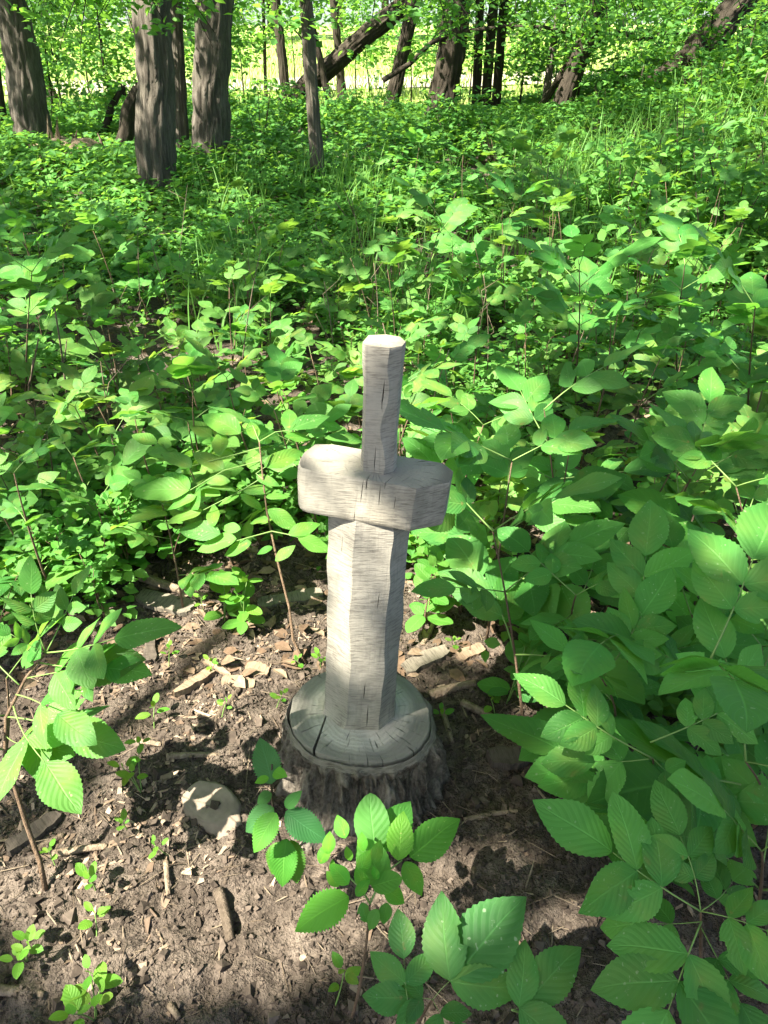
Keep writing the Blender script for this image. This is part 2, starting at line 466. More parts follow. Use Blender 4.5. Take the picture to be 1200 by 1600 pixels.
def loft(rings, nsub, close_top=True, jitter=0.0011, seed=0, cap_mat=None):
    """rings: list of (list of xy corner points, z). facets subdivided, lightly hewn. returns V, F, number of side faces"""
    Vs = []
    per = None
    for pts, z in rings:
        P = np.array(pts, float); k = len(P); row = []
        for a in range(k):
            b = (a + 1) % k
            for s in range(nsub):
                f = s / nsub
                q = P[a] * (1 - f) + P[b] * f
                row.append((q[0], q[1], z))
        per = len(row); Vs.append(row)
    V = np.array(Vs); c = V.mean(1, keepdims=True)
    d = V - c; d[..., 2] = 0; L = np.linalg.norm(d, axis=-1, keepdims=True) + 1e-9
    n = (fbm(V[..., 0] * 38, V[..., 1] * 38, V[..., 2] * 26, seed, 3) - 0.5) * 1.2 * jitter
    n2 = (fbm(V[..., 0] * 12, V[..., 1] * 12, V[..., 2] * 14, seed + 5, 2) - 0.5) * 2 * jitter * 2.2
    V = V + d / L * (n + n2)[..., None]
    nr = len(rings)
    i = np.arange(nr - 1)[:, None] * per; j = np.arange(per)[None]; k = (j + 1) % per
    Q = np.stack([i + j, i + k, i + per + k, i + per + j], -1).reshape(-1, 4)
    return V.reshape(-1, 3), Q, per, nr

def interp_rings(keys, dz=0.006):
    """keys: list of (z, pts) with the same corner count; smooth between the keys"""
    out = []; K = [np.array(p, float) for z, p in keys]; n = len(keys)
    for i in range(n - 1):
        z0, z1 = keys[i][0], keys[i + 1][0]; m = max(2, int(abs(z1 - z0) / dz))
        a, b_, c, d = K[max(0, i - 1)], K[i], K[i + 1], K[min(n - 1, i + 2)]
        for s in range(m):
            f = s / m
            q = b_ + .5 * f * (c - a + f * (2 * a - 5 * b_ + 4 * c - d + f * (3 * (b_ - c) + d - a)))
            out.append((q.tolist(), z0 + (z1 - z0) * f))
    out.append((keys[-1][1], keys[-1][0]))
    return out

def loft_object(name, keys, mats, parent, seed, nsub=7, jitter=0.0011, cracks=()):
    V, Q, per, nr = loft(interp_rings(keys), nsub, jitter=jitter, seed=seed)
    bot = np.arange(per)[None, ::-1]
    me = mesh_np(name, V, [Q, bot], mats[0])
    # top cap: grid fan with inner rings so that the end grain can be slightly uneven
    bm = bmesh.new(); bm.from_mesh(me); bm.verts.ensure_lookup_table()
    top = [bm.verts[(nr - 1) * per + i] for i in range(per)]
    f = bm.faces.new(top)
    f.material_index = 1 if len(mats) > 1 else 0
    bm.normal_update(); bm.to_mesh(me); bm.free()
    for m in mats[1:]: me.materials.append(m)
    o = link(bpy.data.objects.new(name, me), parent)
    if cracks:
        cb = Batch()
        for (c, axis_dir, nrm, length, width, depth) in cracks:
            a = Vector(axis_dir).normalized() * (length / 2); nn = Vector(nrm).normalized()
            s = a.normalized().cross(nn).normalized() * (width / 2); c = Vector(c)
            s = s * .62; kink = s * random.uniform(-.5, .5)
            out = nn * 0.01
            ring = [c - a, c - a * .4 + s + kink, c + a * .3 + s * .8, c + a, c + a * .2 - s * .9, c - a * .5 - s + kink]
            V1 = [tuple(p + out) for p in ring]; V2 = [tuple(p - nn * depth * (0.15 if i in (0, 3) else 1)) for i, p in enumerate(ring)]
            Fq = [[i, (i + 1) % 6, 6 + (i + 1) % 6, 6 + i] for i in range(6)]
            cb.add(np.array(V1 + V2), [np.array(Fq), np.array([[5, 4, 3, 2, 1, 0]]), np.array([[6, 7, 8, 9, 10, 11]])])
        cme = cb.mesh('cut', None)
        bm = bmesh.new(); bm.from_mesh(cme); bmesh.ops.recalc_face_normals(bm, faces=bm.faces); bm.to_mesh(cme); bm.free()
        co = bpy.data.objects.new('cut', cme); COL.objects.link(co)
        if parent is not None: co.parent = parent; co.matrix_basis = o.matrix_basis
        bm = bmesh.new(); bm.from_mesh(me); bmesh.ops.recalc_face_normals(bm, faces=bm.faces); bm.to_mesh(me); bm.free()
        md = o.modifiers.new('b', 'BOOLEAN'); md.object = co; md.operation = 'DIFFERENCE'; md.solver = 'EXACT'; md.use_self = True
        dg = bpy.context.evaluated_depsgraph_get(); dg.update()
        nm = bpy.data.meshes.new_from_object(o.evaluated_get(dg))
        o.modifiers.clear()
        if len(nm.vertices) > 50: o.data = nm
        bpy.data.objects.remove(co)
    o.data.polygons.foreach_set('use_smooth', np.ones(len(o.data.polygons), bool))
    o.data.set_sharp_from_angle(angle=R(24))
    return o

def build_sword():
    root = link(bpy.data.objects.new('carved_wooden_sword', None))
    root.location = STUMP_C
    tag(root, 'weathered grey wooden sword carved standing out of a bark covered tree stump', 'wood carving')
    # upright frame: the carving leans a little to the right
    lean = math.atan2(0.052, 0.95)
    T = Matrix.Translation((0.0, 0.0, ST_TOP)) @ Matrix.Rotation(lean, 4, 'Y') @ Matrix.Rotation(R(-4), 4, 'Z')
    # blade: eight carved facets (x across, y away from the camera)
    def sec(w, d, k=0.0, r1=0.30, r2=0.82):
        # corners counter-clockwise seen from above, front = -y
        return [(-w, -d * .25 + k), (-w * .30 + k, -d), (w * .62 + k, -d * .93), (w, -d * .30), (w, d * .45), (w * .5, d), (-w * .5, d), (-w, d * .45)]
    rk = random.Random(4)
    keys = [(-0.012, sec(.090, .066, -.004)), (0.015, sec(.083, .062, -.002))]
    for z, k in ((.06, .000), (.11, .002), (.16, .007), (.20, .010), (.24, .004), (.29, -.005), (.33, -.008), (.37, -.004), (.42, .001), (.46, -.003), (.50, -.006), (.54, .004)):
        keys.append((z, sec(.081 + rk.uniform(-.0010, .0010), .061 + rk.uniform(-.001, .001), k * .38 + rk.uniform(-.0008, .0008))))
    keys += [(0.58, sec(.076, .058, .0)), (0.63, sec(.076, .056, .0))]
    fr = (0, -1, 0)
    b = loft_object('blade', keys, [M_BLADE], root, 3, 9, 0.0019, cracks=[
        ((0.012, -.060, .125), (0.03, 0, 1), fr, .060, .0032, .03), ((0.022, -.062, .045), (0.0, 0, 1), fr, .075, .0034, .03),
        ((0.030, -.060, .38), (0.06, 0, 1), fr, .05, .0022, .02), ((-.052, -.045, .50), (0.02, 0, 1), (-.6, -1, 0), .05, .0020, .02)])
    b.matrix_basis = T
    # cross guard
    gT = T @ Matrix.Translation((0.003, 0.0, 0.564)) @ Matrix.Rotation(R(-7), 4, 'Z') @ Matrix.Rotation(R(2.0), 4, 'Y')
    L, D = 0.146, 0.060
    def gsec(L1, L2, d0, d1, b1):
        return [(-L1 * .99, -d0 * .35), (-L1 * .965, -d0 * .70), (-L1 * .91, -d0 * .93), (-L1 * .82, -d0 * 1.0), (L2 * .60, -d0), (L2 * .985, -d0 * .25), (L2, d1 * .55), (L2 * .84, d1), (-L1 * .70, d1 * 1.0), (-L1 * .93, d1 * .78), (-L1, d1 * .10)]
    gk = [(0.0, gsec(L * .955, L * .985, D * .97, D * .9, 0)), (0.006, gsec(L * .985, L * .995, D * 1.01, D * .95, 0)), (0.045, gsec(L, L * 1.0, D, D, 0)),
          (0.088, gsec(L * .995, L * 1.01, D * .985, D, 0)), (0.094, gsec(L * .975, L * 1.005, D * .965, D * .98, 0))]
    g = loft_object('crossguard', gk, [M_GUARD, M_TOPGRAIN], root, 21, 8, 0.0013, cracks=[
        ((-.012, -.062, .070), (0.03, 0, 1), fr, .055, .0026, .03), ((.022, -.063, .066), (-0.02, 0, 1), fr, .050, .0024, .03),
        ((.052, -.063, .058), (0.02, 0, 1), fr, .034, .0018, .02), ((-.022, -.063, .012), (0.0, 0, 1), fr, .026, .0022, .03),
        ((-.004, -.052, .094), (0.05, 1, 0), (0, 0, 1), .030, .0030, .02), ((.034, -.045, .094), (0.3, 1, 0), (0, 0, 1), .040, .0024, .02),
        ((.064, -.030, .094), (0.5, 1, 0), (0, 0, 1), .030, .0020, .02), ((-.050, -.030, .094), (-0.6, 1, 0), (0, 0, 1), .030, .0020, .02)])
    g.matrix_basis = gT
    # handle: octagonal, a little wider at the pommel
    hT = T @ Matrix.Translation((0.012, 0.004, 0.652)) @ Matrix.Rotation(R(-0.6), 4, 'Y')
    def hs(w, d, k=0.0):
        return [(-w, -d * .35), (-w * .80, -d * .80), (w * .22 + k, -d), (w * .86, -d * .55), (w, d * .1), (w * .7, d * .8), (0, d), (-w * .8, d * .7)]
    hk = [(0, hs(.0330, .033, .004)), (0.03, hs(.0332, .0335, .006)), (0.06, hs(.0336, .034, .001)), (0.09, hs(.0340, .0345, -.006)), (0.12, hs(.0345, .0345, -.003)), (0.15, hs(.0345, .035, .005)), (0.18, hs(.0350, .0355, .006)), (0.215, hs(.0365, .036, .001)),
          (0.246, hs(.0375, .037, .003)), (0.250, hs(.0368, .0362, .002))]
    h = loft_object('handle', hk, [M_BLADE, M_HANDTOP], root, 37, 7, 0.0011, cracks=[
        ((0.004, -.034, .168), (0.05, 0, 1), fr, .050, .0036, .022), ((0.002, -.034, .145), (-.1, 0, 1), fr, .030, .0016, .02), ((-.006, -.032, .035), (0.02, 0, 1), fr, .062, .0024, .02)])
    h.matrix_basis = hT
    # stump: cut wood, bark shell with a gap between
    th = np.linspace(0, 2 * np.pi, 360, endpoint=False)
    cx, sy = np.cos(th), np.sin(th)
    rr = 0.168 * (1 + 0.05 * np.cos(2 * th + 0.6) + 0.030 * np.cos(3 * th + 2) + 0.11 * (fbm(cx * 2.0 + 5, sy * 2.0, 0, 9, 4) - 0.5))
    rings = []
    for f in (0.0, .2, .4, .55, .7, .82, .92, .985, 1.0):
        r = rr * 0.955 * f
        z = ST_TOP - 0.004 * f * f + 0.010 * (fbm(cx * f * 4, sy * f * 4, 0, 4, 4) - .5) - (0.003 if f == 1.0 else 0)
        z = z + 0.010 * np.clip(0.5 - f, 0, 1)
        rings.append(np.stack([r * cx, r * sy, np.broadcast_to(z, r.shape)], -1))
    rings.append(np.stack([rr * .95 * cx, rr * .95 * sy, np.full(360, ST_TOP - 0.16)], -1))
    V = np.concatenate(rings); j = np.arange(360); k = (j + 1) % 360
    Q = np.concatenate([np.stack([a * 360 + j, (a + 1) * 360 + j, (a + 1) * 360 + k, a * 360 + k], -1) for a in range(len(rings) - 1)])
    me = mesh_np('cut_wood', V, [Q, ((len(rings) - 1) * 360 + np.arange(360))[None, ::-1]], M_CUT)
    bm = bmesh.new(); bm.from_mesh(me); bmesh.ops.remove_doubles(bm, verts=bm.verts, dist=1e-5); bmesh.ops.recalc_face_normals(bm, faces=bm.faces); bm.to_mesh(me); bm.free()
    st = link(bpy.data.objects.new('cut_wood', me), root)
    # saw kerf and drying cracks
    cuts = Batch()
    def slot(p0, p1, wd, depth):
        p0 = Vector((*p0, ST_TOP)); p1 = Vector((*p1, ST_TOP)); d = (p1 - p0).normalized(); s = Vector((-d.y, d.x, 0)) * wd / 2
        q = [p0 - s * .4, p1 - s, p1 + s, p0 + s * .4]
        V = [tuple(p + Vector((0, 0, .03))) for p in q] + [tuple(p + Vector((0, 0, -depth))) for p in q]
        cuts.add(np.array(V), [np.array([[0, 1, 2, 3], [7, 6, 5, 4], [0, 4, 5, 1], [1, 5, 6, 2], [2, 6, 7, 3], [3, 7, 4, 0]])])
    slot((-0.075, -0.005), (-0.112, -0.175), 0.0085, 0.035)
    for a in (-150, -122, -100, -78, -60, -38, -20):
        a = R(a + random.uniform(-6, 6)); r0 = random.uniform(.085, .11); r1 = r0 + random.uniform(.02, .05)
        slot((r0 * math.cos(a), r0 * math.sin(a)), (r1 * math.cos(a), r1 * math.sin(a)), random.uniform(.0012, .0024), .008)
    cme = cuts.mesh('cut', None)
    bm = bmesh.new(); bm.from_mesh(cme); bmesh.ops.recalc_face_normals(bm, faces=bm.faces); bm.to_mesh(cme); bm.free()
    co = link(bpy.data.objects.new('cut', cme), root)
    md = st.modifiers.new('b', 'BOOLEAN'); md.object = co; md.operation = 'DIFFERENCE'; md.solver = 'EXACT'; md.use_self = True
    dg = bpy.context.evaluated_depsgraph_get(); dg.update()
    nm = bpy.data.meshes.new_from_object(st.evaluated_get(dg)); st.modifiers.clear()
    if len(nm.vertices) > 300: st.data = nm
    st.data.polygons.foreach_set('use_smooth', np.ones(len(st.data.polygons), bool)); st.data.set_sharp_from_angle(angle=R(35))
    bpy.data.objects.remove(co)
    st['label'] = 'dark grey sawn stump face with radial drying cracks and a saw kerf'
    # bark shell
    NT_, NZ = 460, 74
    th = np.linspace(0, 2 * np.pi, NT_, endpoint=False); cx, sy = np.cos(th), np.sin(th)
    base_r = 0.168 * (1 + 0.05 * np.cos(2 * th + 0.6) + 0.030 * np.cos(3 * th + 2) + 0.11 * (fbm(cx * 2.0 + 5, sy * 2.0, 0, 9, 4) - 0.5))
    gap = 0.0025 + 0.006 * np.clip(fbm(cx * 2.2, sy * 2.2, 3, 77, 3) - 0.42, 0, 1) * 3
    inner = base_r * 0.955 + gap
    rows = []; at_r = []
    bt = ST_TOP - 0.006 - 0.014 * fbm(cx * 5, sy * 5, 0, 61, 4)
    rows.append(np.stack([inner * cx, inner * sy, bt - 0.06], -1)); at_r.append(np.zeros(NT_))
    thick = 0.002 + 0.024 * np.clip(fbm(cx * 5, sy * 5, 0, 15, 4) - .25, 0, 1)
    for f in (0.0, .3, .6, 1.0):
        jag = 0.022 * (fbm(cx * 9, sy * 9, f * 3, 66, 3) - .5)
        rows.append(np.stack([(inner + thick * f) * cx, (inner + thick * f) * sy, bt - (0.018 * f + jag * f)], -1)); at_r.append(np.full(NT_, .7 * (1 - f * .4)))
    ntop = len(rows)
    for i in range(NZ):
        f = i / (NZ - 1)
        z = bt - 0.020 * 1.0 - 0.022 * (fbm(cx * 9, sy * 9, 3, 66, 3) - .5) * (1 - f) - f * (ST_TOP + 0.04)
        lobes = 0.5 + 0.5 * np.cos(5 * th + 0.9) * np.cos(2 * th)
        r = inner + thick + 0.004 + 0.022 * f + (0.035 * lobes + 0.01) * f ** 2.6
        # root running out to the lower left (towards the camera)
        r = r + 0.15 * np.exp(-((np.angle(np.exp(1j * (th - R(240))))) / 0.26) ** 2) * f ** 1.8
        n = fbm(cx * 6.5, sy * 6.5, z * 9.0, 45, 3); rid = 1 - np.abs(2 * n - 1)
        n2 = fbm(cx * 17, sy * 17, z * 11, 99, 3); rid2 = 1 - np.abs(2 * n2 - 1)
        hgt = 0.65 * np.clip((rid - 0.55) / 0.4, 0, 1) + 0.35 * np.clip((rid2 - .5) / .5, 0, 1)
        amp = 0.040 * smooth(-0.03, 0.10, f)
        r = r + amp * (0.55 - hgt)
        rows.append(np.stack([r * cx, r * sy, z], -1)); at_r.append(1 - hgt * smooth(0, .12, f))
    V = np.concatenate(rows); j = np.arange(NT_); k = (j + 1) % NT_
    Q = np.concatenate([np.stack([a * NT_ + j, (a + 1) * NT_ + j, (a + 1) * NT_ + k, a * NT_ + k], -1) for a in range(len(rows) - 1)])
    me = mesh_np('bark', V, [Q], M_STUMPBARK, rnd=np.concatenate(at_r) * 0.5, smooth_sh=True)
    me.materials.append(M_BARKCUT)
    mi = np.zeros(len(me.polygons), np.int32); mi[:NT_ * (ntop - 1)] = 1
    me.polygons.foreach_set('material_index', mi)
    o = link(bpy.data.objects.new('bark', me), root)
    o['label'] = 'dark furrowed bark flaring out to a root at the front'
    return root
build_sword()

# ------------------------------------------------------------------ leaf meshes
def leaf_mesh(name, mat, ratio, p, q, rows, serr=0.0, teeth=1, fold=0.25, curl=0.12, wave=0.02, seed=0, bite=False, twist=0.0, holes=0):
    r = np.random.default_rng(seed)
    t = np.linspace(0, 1, rows + 1); tt = np.clip(t, 1e-4, 1 - 1e-4)
    f = tt ** p * (1 - tt) ** q
    tm = p / (p + q); f = f / (tm ** p * (1 - tm) ** q) * ratio * 0.5
    cols = np.array([-1, -.55, 0, .55, 1.0])
    V = []; UV = []
    ph = r.uniform(0, 6.28, 4)
    for i in range(rows + 1):
        for c in cols:
            wd = f[i]
            if serr and abs(c) == 1: wd *= 1 + serr * (1 if i % 2 else -1)
            if bite and c == 1 and 0.38 < t[i] < 0.62: wd *= 0.62 + 0.15 * r.random()
            x = c * wd; y = t[i]
            if serr and abs(c) == 1: y += 0.25 / rows
            z = fold * abs(x) * (1 - 0.5 * abs(c)) - curl * t[i] ** 2 * (1 if curl > 0 else 1)
            z += wave * c * c * math.sin(9 * t[i] + ph[0] + (2 if c > 0 else 0)) * (wd / (ratio * .5 + 1e-6))
            z += twist * x * t[i]
            x += 0.02 * math.sin(5 * t[i] + ph[1]) * t[i]
            V.append((x, y, z)); UV.append((c * .5 + .5, t[i]))
    i = (np.arange(rows)[:, None] * 5 + np.arange(4)[None]).reshape(-1)
    Q = np.stack([i, i + 1, i + 6, i + 5], -1)
    for h in range(holes):
        a = int(r.integers(rows // 4, rows * 3 // 4)); c = int(r.integers(0, 4)); m = max(1, rows // 14)
        keep = np.ones(len(Q), bool)
        for k in range(m): keep[((a + k) * 4 + c) % len(Q)] = False
        Q = Q[keep] if len(Q) == rows * 4 else Q
    return mesh_np(name, np.array(V), [Q], mat, uv=np.array(UV), smooth_sh=True)

ASH_HI = [leaf_mesh('ash_leaflet', M_ASH, random.uniform(.52, .64), .74, 1.02, 30, .035, fold=random.uniform(.1, .4), curl=random.uniform(-.02, .2), wave=.022, seed=i, bite=(i in (4, 7)), twist=random.uniform(-.4, .4)) for i in range(9)]
ASH_LO = [leaf_mesh('ash_leaflet_plain', M_ASH, random.uniform(.52, .66), .72, 1.0, 11, 0, fold=random.uniform(.1, .4), curl=random.uniform(0, .22), wave=.025, seed=20 + i, bite=(i == 3), twist=random.uniform(-.4, .4)) for i in range(8)]
RND_HI = [leaf_mesh('round_leaf', M_ROUND, random.uniform(.58, .72), .58, .68, 20, .015, fold=random.uniform(.1, .4), curl=random.uniform(0, .2), wave=.02, seed=40 + i) for i in range(5)]
RND_LO = [leaf_mesh('round_leaf_plain', M_ROUND, random.uniform(.56, .72), .58, .68, 8, 0, fold=random.uniform(.1, .4), curl=random.uniform(0, .2), wave=.02, seed=60 + i) for i in range(6)]
ASH_NARROW = [leaf_mesh('ash_leaflet_narrow', M_ASH, random.uniform(.40, .48), .74, 1.0, 28, .02, fold=random.uniform(.1, .4), curl=random.uniform(.05, .25), wave=.025, seed=140 + i, twist=random.uniform(-.4, .4)) for i in range(5)]
HEART_LO = [leaf_mesh('heart_leaf', M_ROUND, random.uniform(.80, .95), .38, .92, 10, 0, fold=random.uniform(.1, .3), curl=random.uniform(.05, .2), wave=.03, seed=160 + i) for i in range(4)]
ELM_HI = [leaf_mesh('elm_leaf', M_ELM, random.uniform(.54, .62), .66, .98, 34, .085, fold=random.uniform(.25, .45), curl=random.uniform(.1, .25), wave=.03, seed=80 + i) for i in range(4)]

def rachis_mesh(seed):
    r = random.Random(seed)
    b = r.uniform(-.06, .06); d = r.uniform(.04, .16)
    f = lambda t: Vector((b * math.sin(t * 3), t, -d * t * t))
    V, F = tube([f(t) for t in np.linspace(0, 1, 7)], np.linspace(.011, .006, 7), 5)
    return mesh_np('leaf_stalk', V, F, M_GSTEM, smooth_sh=True), f
RACHIS = [rachis_mesh(i) for i in range(6)]

def leaflet_frames(f, npairs, lf, rnd, first=0.40):
    """matrices of the leaflets of a compound leaf in the unit space of its rachis"""
    out = []
    def dirs(p, d, n, s):
        n = Vector(n) + Vector((rnd.uniform(-.28, .28), rnd.uniform(-.28, .28), 0))
        out.append(mat4(p, d, n, s))
    tang = (f(1) - f(.9)).normalized()
    dirs(f(1.0), tang + Vector((rnd.uniform(-.15, .15), 0, rnd.uniform(-.15, .05))), (0, -tang.z, 1), lf * rnd.uniform(1.0, 1.25))
    for i in range(npairs):
        t = first + (0.90 - first) * (i + .35) / npairs
        for s in (-1, 1):
            a = R(rnd.uniform(48, 66)); d = Vector((s * math.sin(a), math.cos(a), rnd.uniform(-.28, .06)))
            dirs(f(t) , d, (s * .18, 0, 1), lf * rnd.uniform(.72, 1.0) * (0.75 + .25 * (i + 1) / npairs))
    return out

def compound(parent, M, hi, npairs, lf, rnd, tint=None, first=0.40):
    me, f = rnd.choice(RACHIS)
    s = link(bpy.data.objects.new('leaf_stalk', me), parent); s.matrix_basis = M
    lib = ASH_HI if hi else ASH_LO
    for m in leaflet_frames(f, npairs, lf, rnd, first):
        o = link(bpy.data.objects.new('leaflet', rnd.choice(lib)), s); o.matrix_basis = m
        if tint: v_ = rnd.uniform(.75, 1.22); o.color = (*[c * v_ * rnd.uniform(.95, 1.05) for c in tint], 1)
    return s

def joined_compound(seed):
    """a whole pinnate leaf as one mesh, for plants farther away"""
    rnd = random.Random(seed); me, f = RACHIS[seed % 6]
    B = Batch(); uvs = []
    V, F = tube([f(t) for t in np.linspace(0, 1, 4)], np.linspace(.012, .006, 4), 3); B.add(V, F, 0); uvs.append(np.full((len(V), 2), .5))
    for m in leaflet_frames(f, rnd.choice((2, 3)), .66, rnd):
        src = rnd.choice(ASH_LO); n = len(src.vertices)
        co = np.empty(n * 3, np.float32); src.vertices.foreach_get('co', co); co = co.reshape(-1, 3)
        A = np.array(m); co = co @ A[:3, :3].T + A[:3, 3]
        rows = n // 5; i = (np.arange(rows - 1)[:, None] * 5 + np.arange(4)[None]).reshape(-1)
        B.add(co, [np.stack([i, i + 1, i + 6, i + 5], -1)], rnd.random() * .6)
        uvs.append(np.stack([np.tile([0, .225, .5, .775, 1], rows), np.repeat(np.linspace(0, 1, rows), 5)], -1))
    return mesh_np('pinnate_leaf', np.concatenate(B.V), [np.concatenate(x) for x in B.F.values()], M_ASH, uv=np.concatenate(uvs), rnd=np.concatenate(B.r), smooth_sh=True)
PINNATE = [joined_compound(i) for i in range(8)]

def stem_obj(parent, pts, r0, r1, mat, name='stem', seg=6):
    V, F = tube(pts, np.linspace(r0, r1, len(pts)), seg)
    return link(bpy.data.objects.new(name, mesh_np(name, V, F, mat, smooth_sh=True)), parent)

def bez(a, b, c, n=9):
    return [a * (1 - t) ** 2 + b * 2 * t * (1 - t) + c * t * t for t in np.linspace(0, 1, n)]

def thing(name, label, cat, loc, group=None):
    o = link(bpy.data.objects.new(name, None)); o.location = loc
    return tag(o, label, cat, group)

LIGHT = Vector((-.25, -.25, 1))      # leaves turn their faces a little to the open light

def ash_sapling(base, h, seed, label, group=None, hi=False, detail=True, nodes=4, L=.2, lf=.58, top=None, tint=None, extra=(), name='ash_sapling', start=.4, woody=True):
    """extra: list of (p0, p1) world rachis positions placed by hand"""
    rnd = random.Random(seed); base = Vector(base)
    root = thing(name, label, 'sapling', base, group)
    topv = (Vector(top) - base) if top is not None else Vector((rnd.uniform(-.25, .25) * h, rnd.uniform(-.3, .15) * h, h))
    midv = topv * .5 + Vector((rnd.uniform(-.1, .1), rnd.uniform(-.1, .1), .05)) * h
    pts = bez(Vector((0, 0, -.02)), midv, topv)
    stem_obj(root, pts, .0028 + .0035 * h, .0016, M_TWIG if woody else M_GSTEM)
    az = rnd.uniform(0, 6.28)
    for i in range(nodes):
        t = start + (1 - start) * (i / max(1, nodes - 1))
        k = t * 8; a = int(min(7, k)); p = pts[a].lerp(pts[a + 1], k - a)
        for s in (0, 1):
            if rnd.random() < .1: continue
            A = az + s * math.pi + rnd.uniform(-.35, .35)
            el = R(rnd.uniform(5, 30) + 25 * t)
            d = Vector((math.cos(A) * math.cos(el), math.sin(A) * math.cos(el), math.sin(el)))
            n = Vector((-d.x * .35, -d.y * .35, 1)) + LIGHT * .25
            l = L * rnd.uniform(.75, 1.1) * (1.1 - .35 * t)
            M = mat4(p, d, n, l)
            if detail: compound(root, M, hi, rnd.choice((2, 3, 3)), lf * 1.15 * rnd.uniform(.9, 1.15), rnd, tint)
            else:
                o = link(bpy.data.objects.new('leaf', rnd.choice(PINNATE)), root); o.matrix_basis = M
                if tint: o.color = (*tint, 1)
        az += math.pi / 2 + rnd.uniform(-.3, .3)
    for e in extra:
        p0, p1, npairs, lff = e[:4]
        p0 = Vector(p0) - base; p1 = Vector(p1) - base; d = p1 - p0
        nrm = Vector((0, -.35, 1)) if len(e) < 5 else Vector(e[4])
        compound(root, mat4(p0, d, nrm, d.length), hi, npairs, lff * 1.3, rnd, tint, e[5] if len(e) > 5 else .34)
    return root

def simple_leaf(parent, p, d, n, s, lib, rnd, tint=None):
    o = link(bpy.data.objects.new('leaf', rnd.choice(lib)), parent); o.matrix_basis = mat4(p, d, n, s)
    if tint: o.color = (*[c * rnd.uniform(.88, 1.12) for c in tint], 1)
    return o

def leafy_plant(name, base, h, seed, label, cat, group=None, stems=1, nodes=5, size=.07, lib=None, tint=None, spread=.35, top=None, start=.25, mat=None):
    rnd = random.Random(seed); base = Vector(base)
    root = thing(name, label, cat, base, group)
    for si in range(stems):
        A = rnd.uniform(0, 6.28)
        tv = (Vector(top) - base) if (top is not None and si == 0) else Vector((math.cos(A) * spread * h * rnd.uniform(.2, 1), math.sin(A) * spread * h * rnd.uniform(.2, 1), h * rnd.uniform(.7, 1.05)))
        pts = bez(Vector((0, 0, -.015)), tv * .5 + Vector((rnd.uniform(-.1, .1) * h, rnd.uniform(-.1, .1) * h, .08 * h)), tv)
        stem_obj(root, pts, .0016 + .003 * h, .001, mat or (M_TWIG if h > .25 else M_GSTEM), seg=5)
        az = rnd.uniform(0, 6.28)
        for i in range(nodes):
            t = start + (1 - start) * i / max(1, nodes - 1)
            k = t * 8; a = int(min(7, k)); p = pts[a].lerp(pts[a + 1], k - a)
            for s in (0, 1):
                B = az + s * math.pi + rnd.uniform(-.4, .4); el = R(rnd.uniform(-10, 25) + 20 * t)
                d = Vector((math.cos(B) * math.cos(el), math.sin(B) * math.cos(el), math.sin(el)))
                n = Vector((-d.x * .3, -d.y * .3, 1)) + LIGHT * .35 + Vector((rnd.uniform(-.25, .25), rnd.uniform(-.25, .25), 0))
                simple_leaf(root, p + d * .008, d, n, size * rnd.uniform(.65, 1.15) * (1.1 - .4 * t), lib or RND_LO, rnd, tint)
            az += math.pi / 2 + rnd.uniform(-.4, .4)
        simple_leaf(root, pts[-1], Vector((rnd.uniform(-.5, .5), rnd.uniform(-.5, .5), 1)), Vector((rnd.uniform(-1, 1), -1, .6)), size * .5, lib or RND_LO, rnd, tint)
    return root

# ------------------------------------------------------------------ leaf clouds (masses of foliage)
T8 = np.array([(0, 0, 0), (-.22, .30, .05), (0, .30, 0), (.22, .30, .05), (-.20, .62, .03), (0, .62, -.02), (.20, .62, .03), (0, 1, -.10)], float)
F8 = ([(0, 2, 1), (0, 3, 2), (4, 5, 7), (5, 6, 7)], [(1, 2, 5, 4), (2, 3, 6, 5)])
T4 = np.array([(0, 0, 0), (-.27, .5, .06), (.27, .5, .06), (0, 1, -.05)], float)
F4 = ([(0, 3, 1), (0, 2, 3)], [])

def leaf_cloud(P, D, N, Ls, low=True, width=1.0, rnd=None):
    T, (f3, f4) = (T4, F4) if low else (T8, F8)
    T = T * np.array([width, 1, 1])
    n = len(P); K = len(T)
    D = D / (np.linalg.norm(D, axis=1, keepdims=True) + 1e-9)
    X = np.cross(D, N); X /= np.linalg.norm(X, axis=1, keepdims=True) + 1e-9
    Z = np.cross(X, D)
    V = P[:, None] + Ls[:, None, None] * (T[None, :, 0:1] * X[:, None] + T[None, :, 1:2] * D[:, None] + T[None, :, 2:3] * Z[:, None])
    off = (np.arange(n) * K)[:, None, None]
    F = [(np.array(f3)[None] + off).reshape(-1, 3)]
    if f4: F.append((np.array(f4)[None] + off).reshape(-1, 4))
    r = np.repeat(rng.random(n) if rnd is None else rnd, K)
    return V.reshape(-1, 3), F, r

def cloud_mesh(name, mat, P, tilt=.6, size=(.05, .09), low=True, width=1.0, up=1.0):
    n = len(P)
    a = rng.uniform(0, 2 * np.pi, n); e = rng.normal(-.1, .35, n)
    D = np.stack([np.cos(a) * np.cos(e), np.sin(a) * np.cos(e), np.sin(e)], -1)
    N = np.stack([rng.normal(-.15, tilt, n), rng.normal(-.15, tilt, n), np.full(n, up)], -1)
    V, F, r = leaf_cloud(np.asarray(P), D, N, rng.uniform(*size, n), low, width)
    return mesh_np(name, V, F, mat, rnd=r * .8, smooth_sh=not low)

